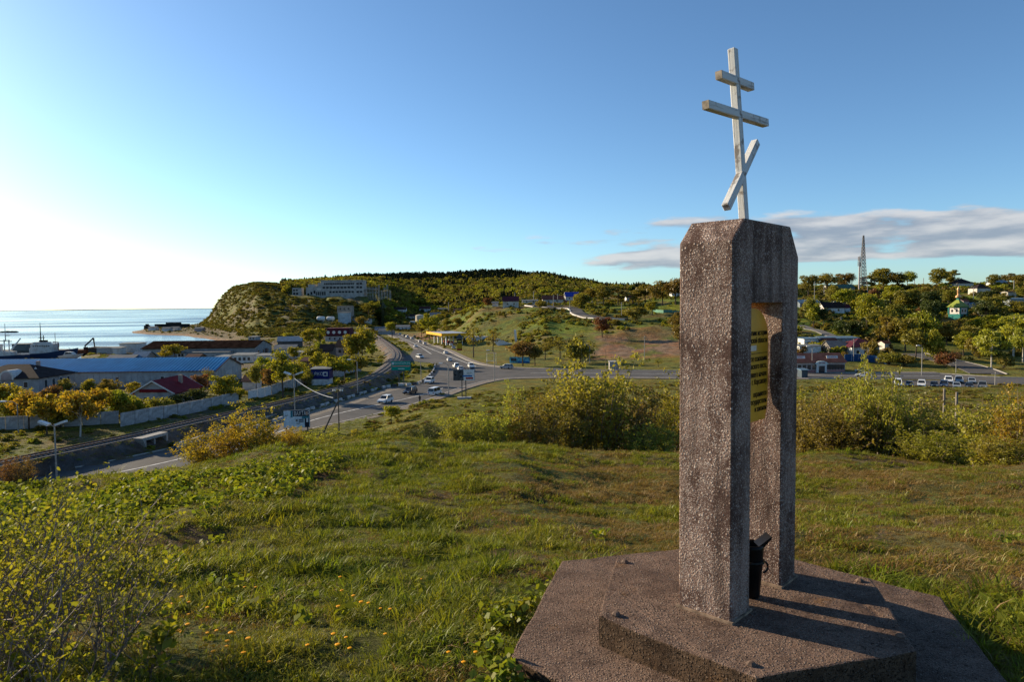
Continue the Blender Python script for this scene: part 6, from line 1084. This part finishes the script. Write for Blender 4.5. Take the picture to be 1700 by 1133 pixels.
car(722, 656, 'van', 'white', (775, 640), 'white people carrier driving away beside the near verge'); car(713, 636.5, 'suv', 'white', (690, 646), 'white off-road car passing the barrier end at the grass island')
car(757, 611, 'suv', 'white', (735, 600), 'left one of the two overlapping white cars above the photograph billboard'); car(764, 615.5, 'sedan', 'white', (742, 602), 'right one of the two overlapping white cars above the photograph billboard'); car(782, 611, 'suv', 'white', (800, 622), 'white car waiting at the crossroads right of the overlapping pair'); car(783, 617, 'sedan', 'black', (803, 628), 'dark car just behind the top of the photograph billboard')
car(746, 600, 'sedan', 'white', (728, 590), 'white sedan driving away in the middle of the crossroads'); car(740, 588, 'sedan', 'white', (728, 582), 'white sedan near the petrol station exit'); car(697, 595, 'suv', 'white', (715, 598), 'white car leaving the side street on the left'); car(690, 577, 'sedan', 'white', (706, 586), 'white car alone in the left lane of the far road'); car(697, 569, 'sedan', 'white', (684, 563.5), 'white car at the kerb, left of the far roadside pair'); car(705, 572.5, 'sedan', 'white', (692, 567), 'white car at the kerb, right of the far roadside pair')
car(684, 563.5, 'sedan', 'white', (670, 558), 'nearest white car of the far road queue'); car(676, 561, 'suv', 'white', (664, 556), 'white off-road car in the far road queue'); car(671, 559, 'sedan', 'grey', (660, 554.5), 'grey car in the far road queue'); car(664, 556, 'sedan', 'white', (655, 552), 'farthest white car of the road queue'); car(688, 560.8, 'sedan', 'black', (676, 556), 'dark car beside the far road queue')
car(841, 612.8, 'suv', 'silver', (800, 611), 'silver off-road car turning in from the right road')
car(745, 573, 'sedan', 'black', (755, 580), 'black car under the petrol station canopy', 'cars at the petrol station'); car(749, 574.5, 'sedan', 'white', (758, 582), 'white car in the middle of the petrol station row', 'cars at the petrol station'); car(753, 579.5, 'sedan', 'silver', (760, 588), 'silver car in front at the petrol station exit', 'cars at the petrol station')
car(506, 631, 'suv', 'white', (520, 640), 'white car parked behind the fence left of the blue kiosk', 'parked cars', 3.3)
PKG = 'cars parked on the right parking lot'
for px, py, k, c, to, l in [(1491,641.5,'van','white',(1491,650),'white van at the left end of the parking lot front row'),(1510,642,'sedan','grey',(1512,650),'grey car second in the parking lot front row'),(1530,642.5,'suv','white',(1528,650),'white car third in the parking lot front row'),(1551,643,'sedan','black',(1553,650),'black car half hidden by a bush in the parking lot front row'),(1567,643,'suv','blue',(1566,650),'dark blue off-road car in the parking lot front row'),(1588,644.5,'sedan','silver',(1592,652),'silver car in the middle of the parking lot front row'),(1609,645,'sedan','black',(1612,652),'black car second from right in the parking lot front row'),(1631,645,'suv','grey',(1634,652),'dark grey off-road car at the right end of the parking lot front row'),(1575,636,'suv','white',(1580,642),'white car left of three behind the front row'),(1592,635.5,'suv','silver',(1597,642),'silver off-road car middle of three behind the front row'),(1613,636.5,'sedan','silver',(1618,643),'silver sedan right of three behind the front row')]: car(px, py, k, c, to, l, PKG)
car(1434, 626.5, 'sedan', 'white', (1400, 625), 'white car driving past the shop on the near lane'); car(1433, 618.5, 'sedan', 'silver', (1400, 617), 'silver car parked at the roadside right of the shop')
# ------------------------------------------------------------------ pedestrian
pp_ = PZ(697, 669.5, 3.1); pr = thing('person', 'person in dark clothes walking along the near edge of the main road', 'person', pp_, radians(35))
bm = bmesh.new(); J = {'pel': (0, 0, .95), 'che': (0, .01, 1.35), 'nec': (0, .02, 1.50), 'hea': (0, .03, 1.62), 'top': (0, .03, 1.74), 'sl': (.19, 0, 1.42), 'el': (.25, -.08, 1.14), 'wl': (.24, .05, .92), 'hl': (.24, .09, .83), 'sr': (-.19, 0, 1.42), 'er': (-.25, .05, 1.14), 'wr': (-.23, -.10, .92), 'hr': (-.23, -.12, .83), 'tl': (.10, 0, .92), 'kl': (.11, .16, .52), 'al': (.11, .14, .08), 'fl': (.12, .30, .04), 'tr': (-.10, 0, .92), 'kr': (-.10, -.04, .50), 'ar': (-.11, -.26, .12), 'fr': (-.12, -.14, .04)}
vs = {k: bm.verts.new(v) for k, v in J.items()}
for a, b in ('pel che', 'che nec', 'nec hea', 'hea top', 'che sl', 'sl el', 'el wl', 'wl hl', 'che sr', 'sr er', 'er wr', 'wr hr', 'pel tl', 'tl kl', 'kl al', 'al fl', 'pel tr', 'tr kr', 'kr ar', 'ar fr') and [s.split() for s in ('pel che', 'che nec', 'nec hea', 'hea top', 'che sl', 'sl el', 'el wl', 'wl hl', 'che sr', 'sr er', 'er wr', 'wr hr', 'pel tl', 'tl kl', 'kl al', 'al fl', 'pel tr', 'tr kr', 'kr ar', 'ar fr')]: bm.edges.new((vs[a], vs[b]))
me = bpy.data.meshes.new('body'); keys = list(J); bm.verts.index_update(); bm.to_mesh(me); bm.free(); po_ = bpy.data.objects.new('body', me); COL.objects.link(po_); po_.parent = pr
md = po_.modifiers.new('skin', 'SKIN'); RDS = {'pel': .15, 'che': .17, 'nec': .06, 'hea': .10, 'top': .08, 'sl': .08, 'el': .055, 'wl': .04, 'hl': .04, 'sr': .08, 'er': .055, 'wr': .04, 'hr': .04, 'tl': .10, 'kl': .07, 'al': .05, 'fl': .04, 'tr': .10, 'kr': .07, 'ar': .05, 'fr': .04}
for k, v in zip(keys, me.skin_vertices[0].data): v.radius = (RDS[k], RDS[k]); v.use_root = (k == 'pel')
po_.modifiers.new('sub', 'SUBSURF').levels = 1; me.materials.append(mat('dark_clothes', (.02, .02, .024), .9)); MB().lathe([(.02, -.02), (.095, .0), (.11, .06), (.09, .12), (.03, .15)], 10).build('hair', mat('dark_hair', (.02, .014, .01), .8), pr, loc=(0, .015, 1.62))
finish_trees()
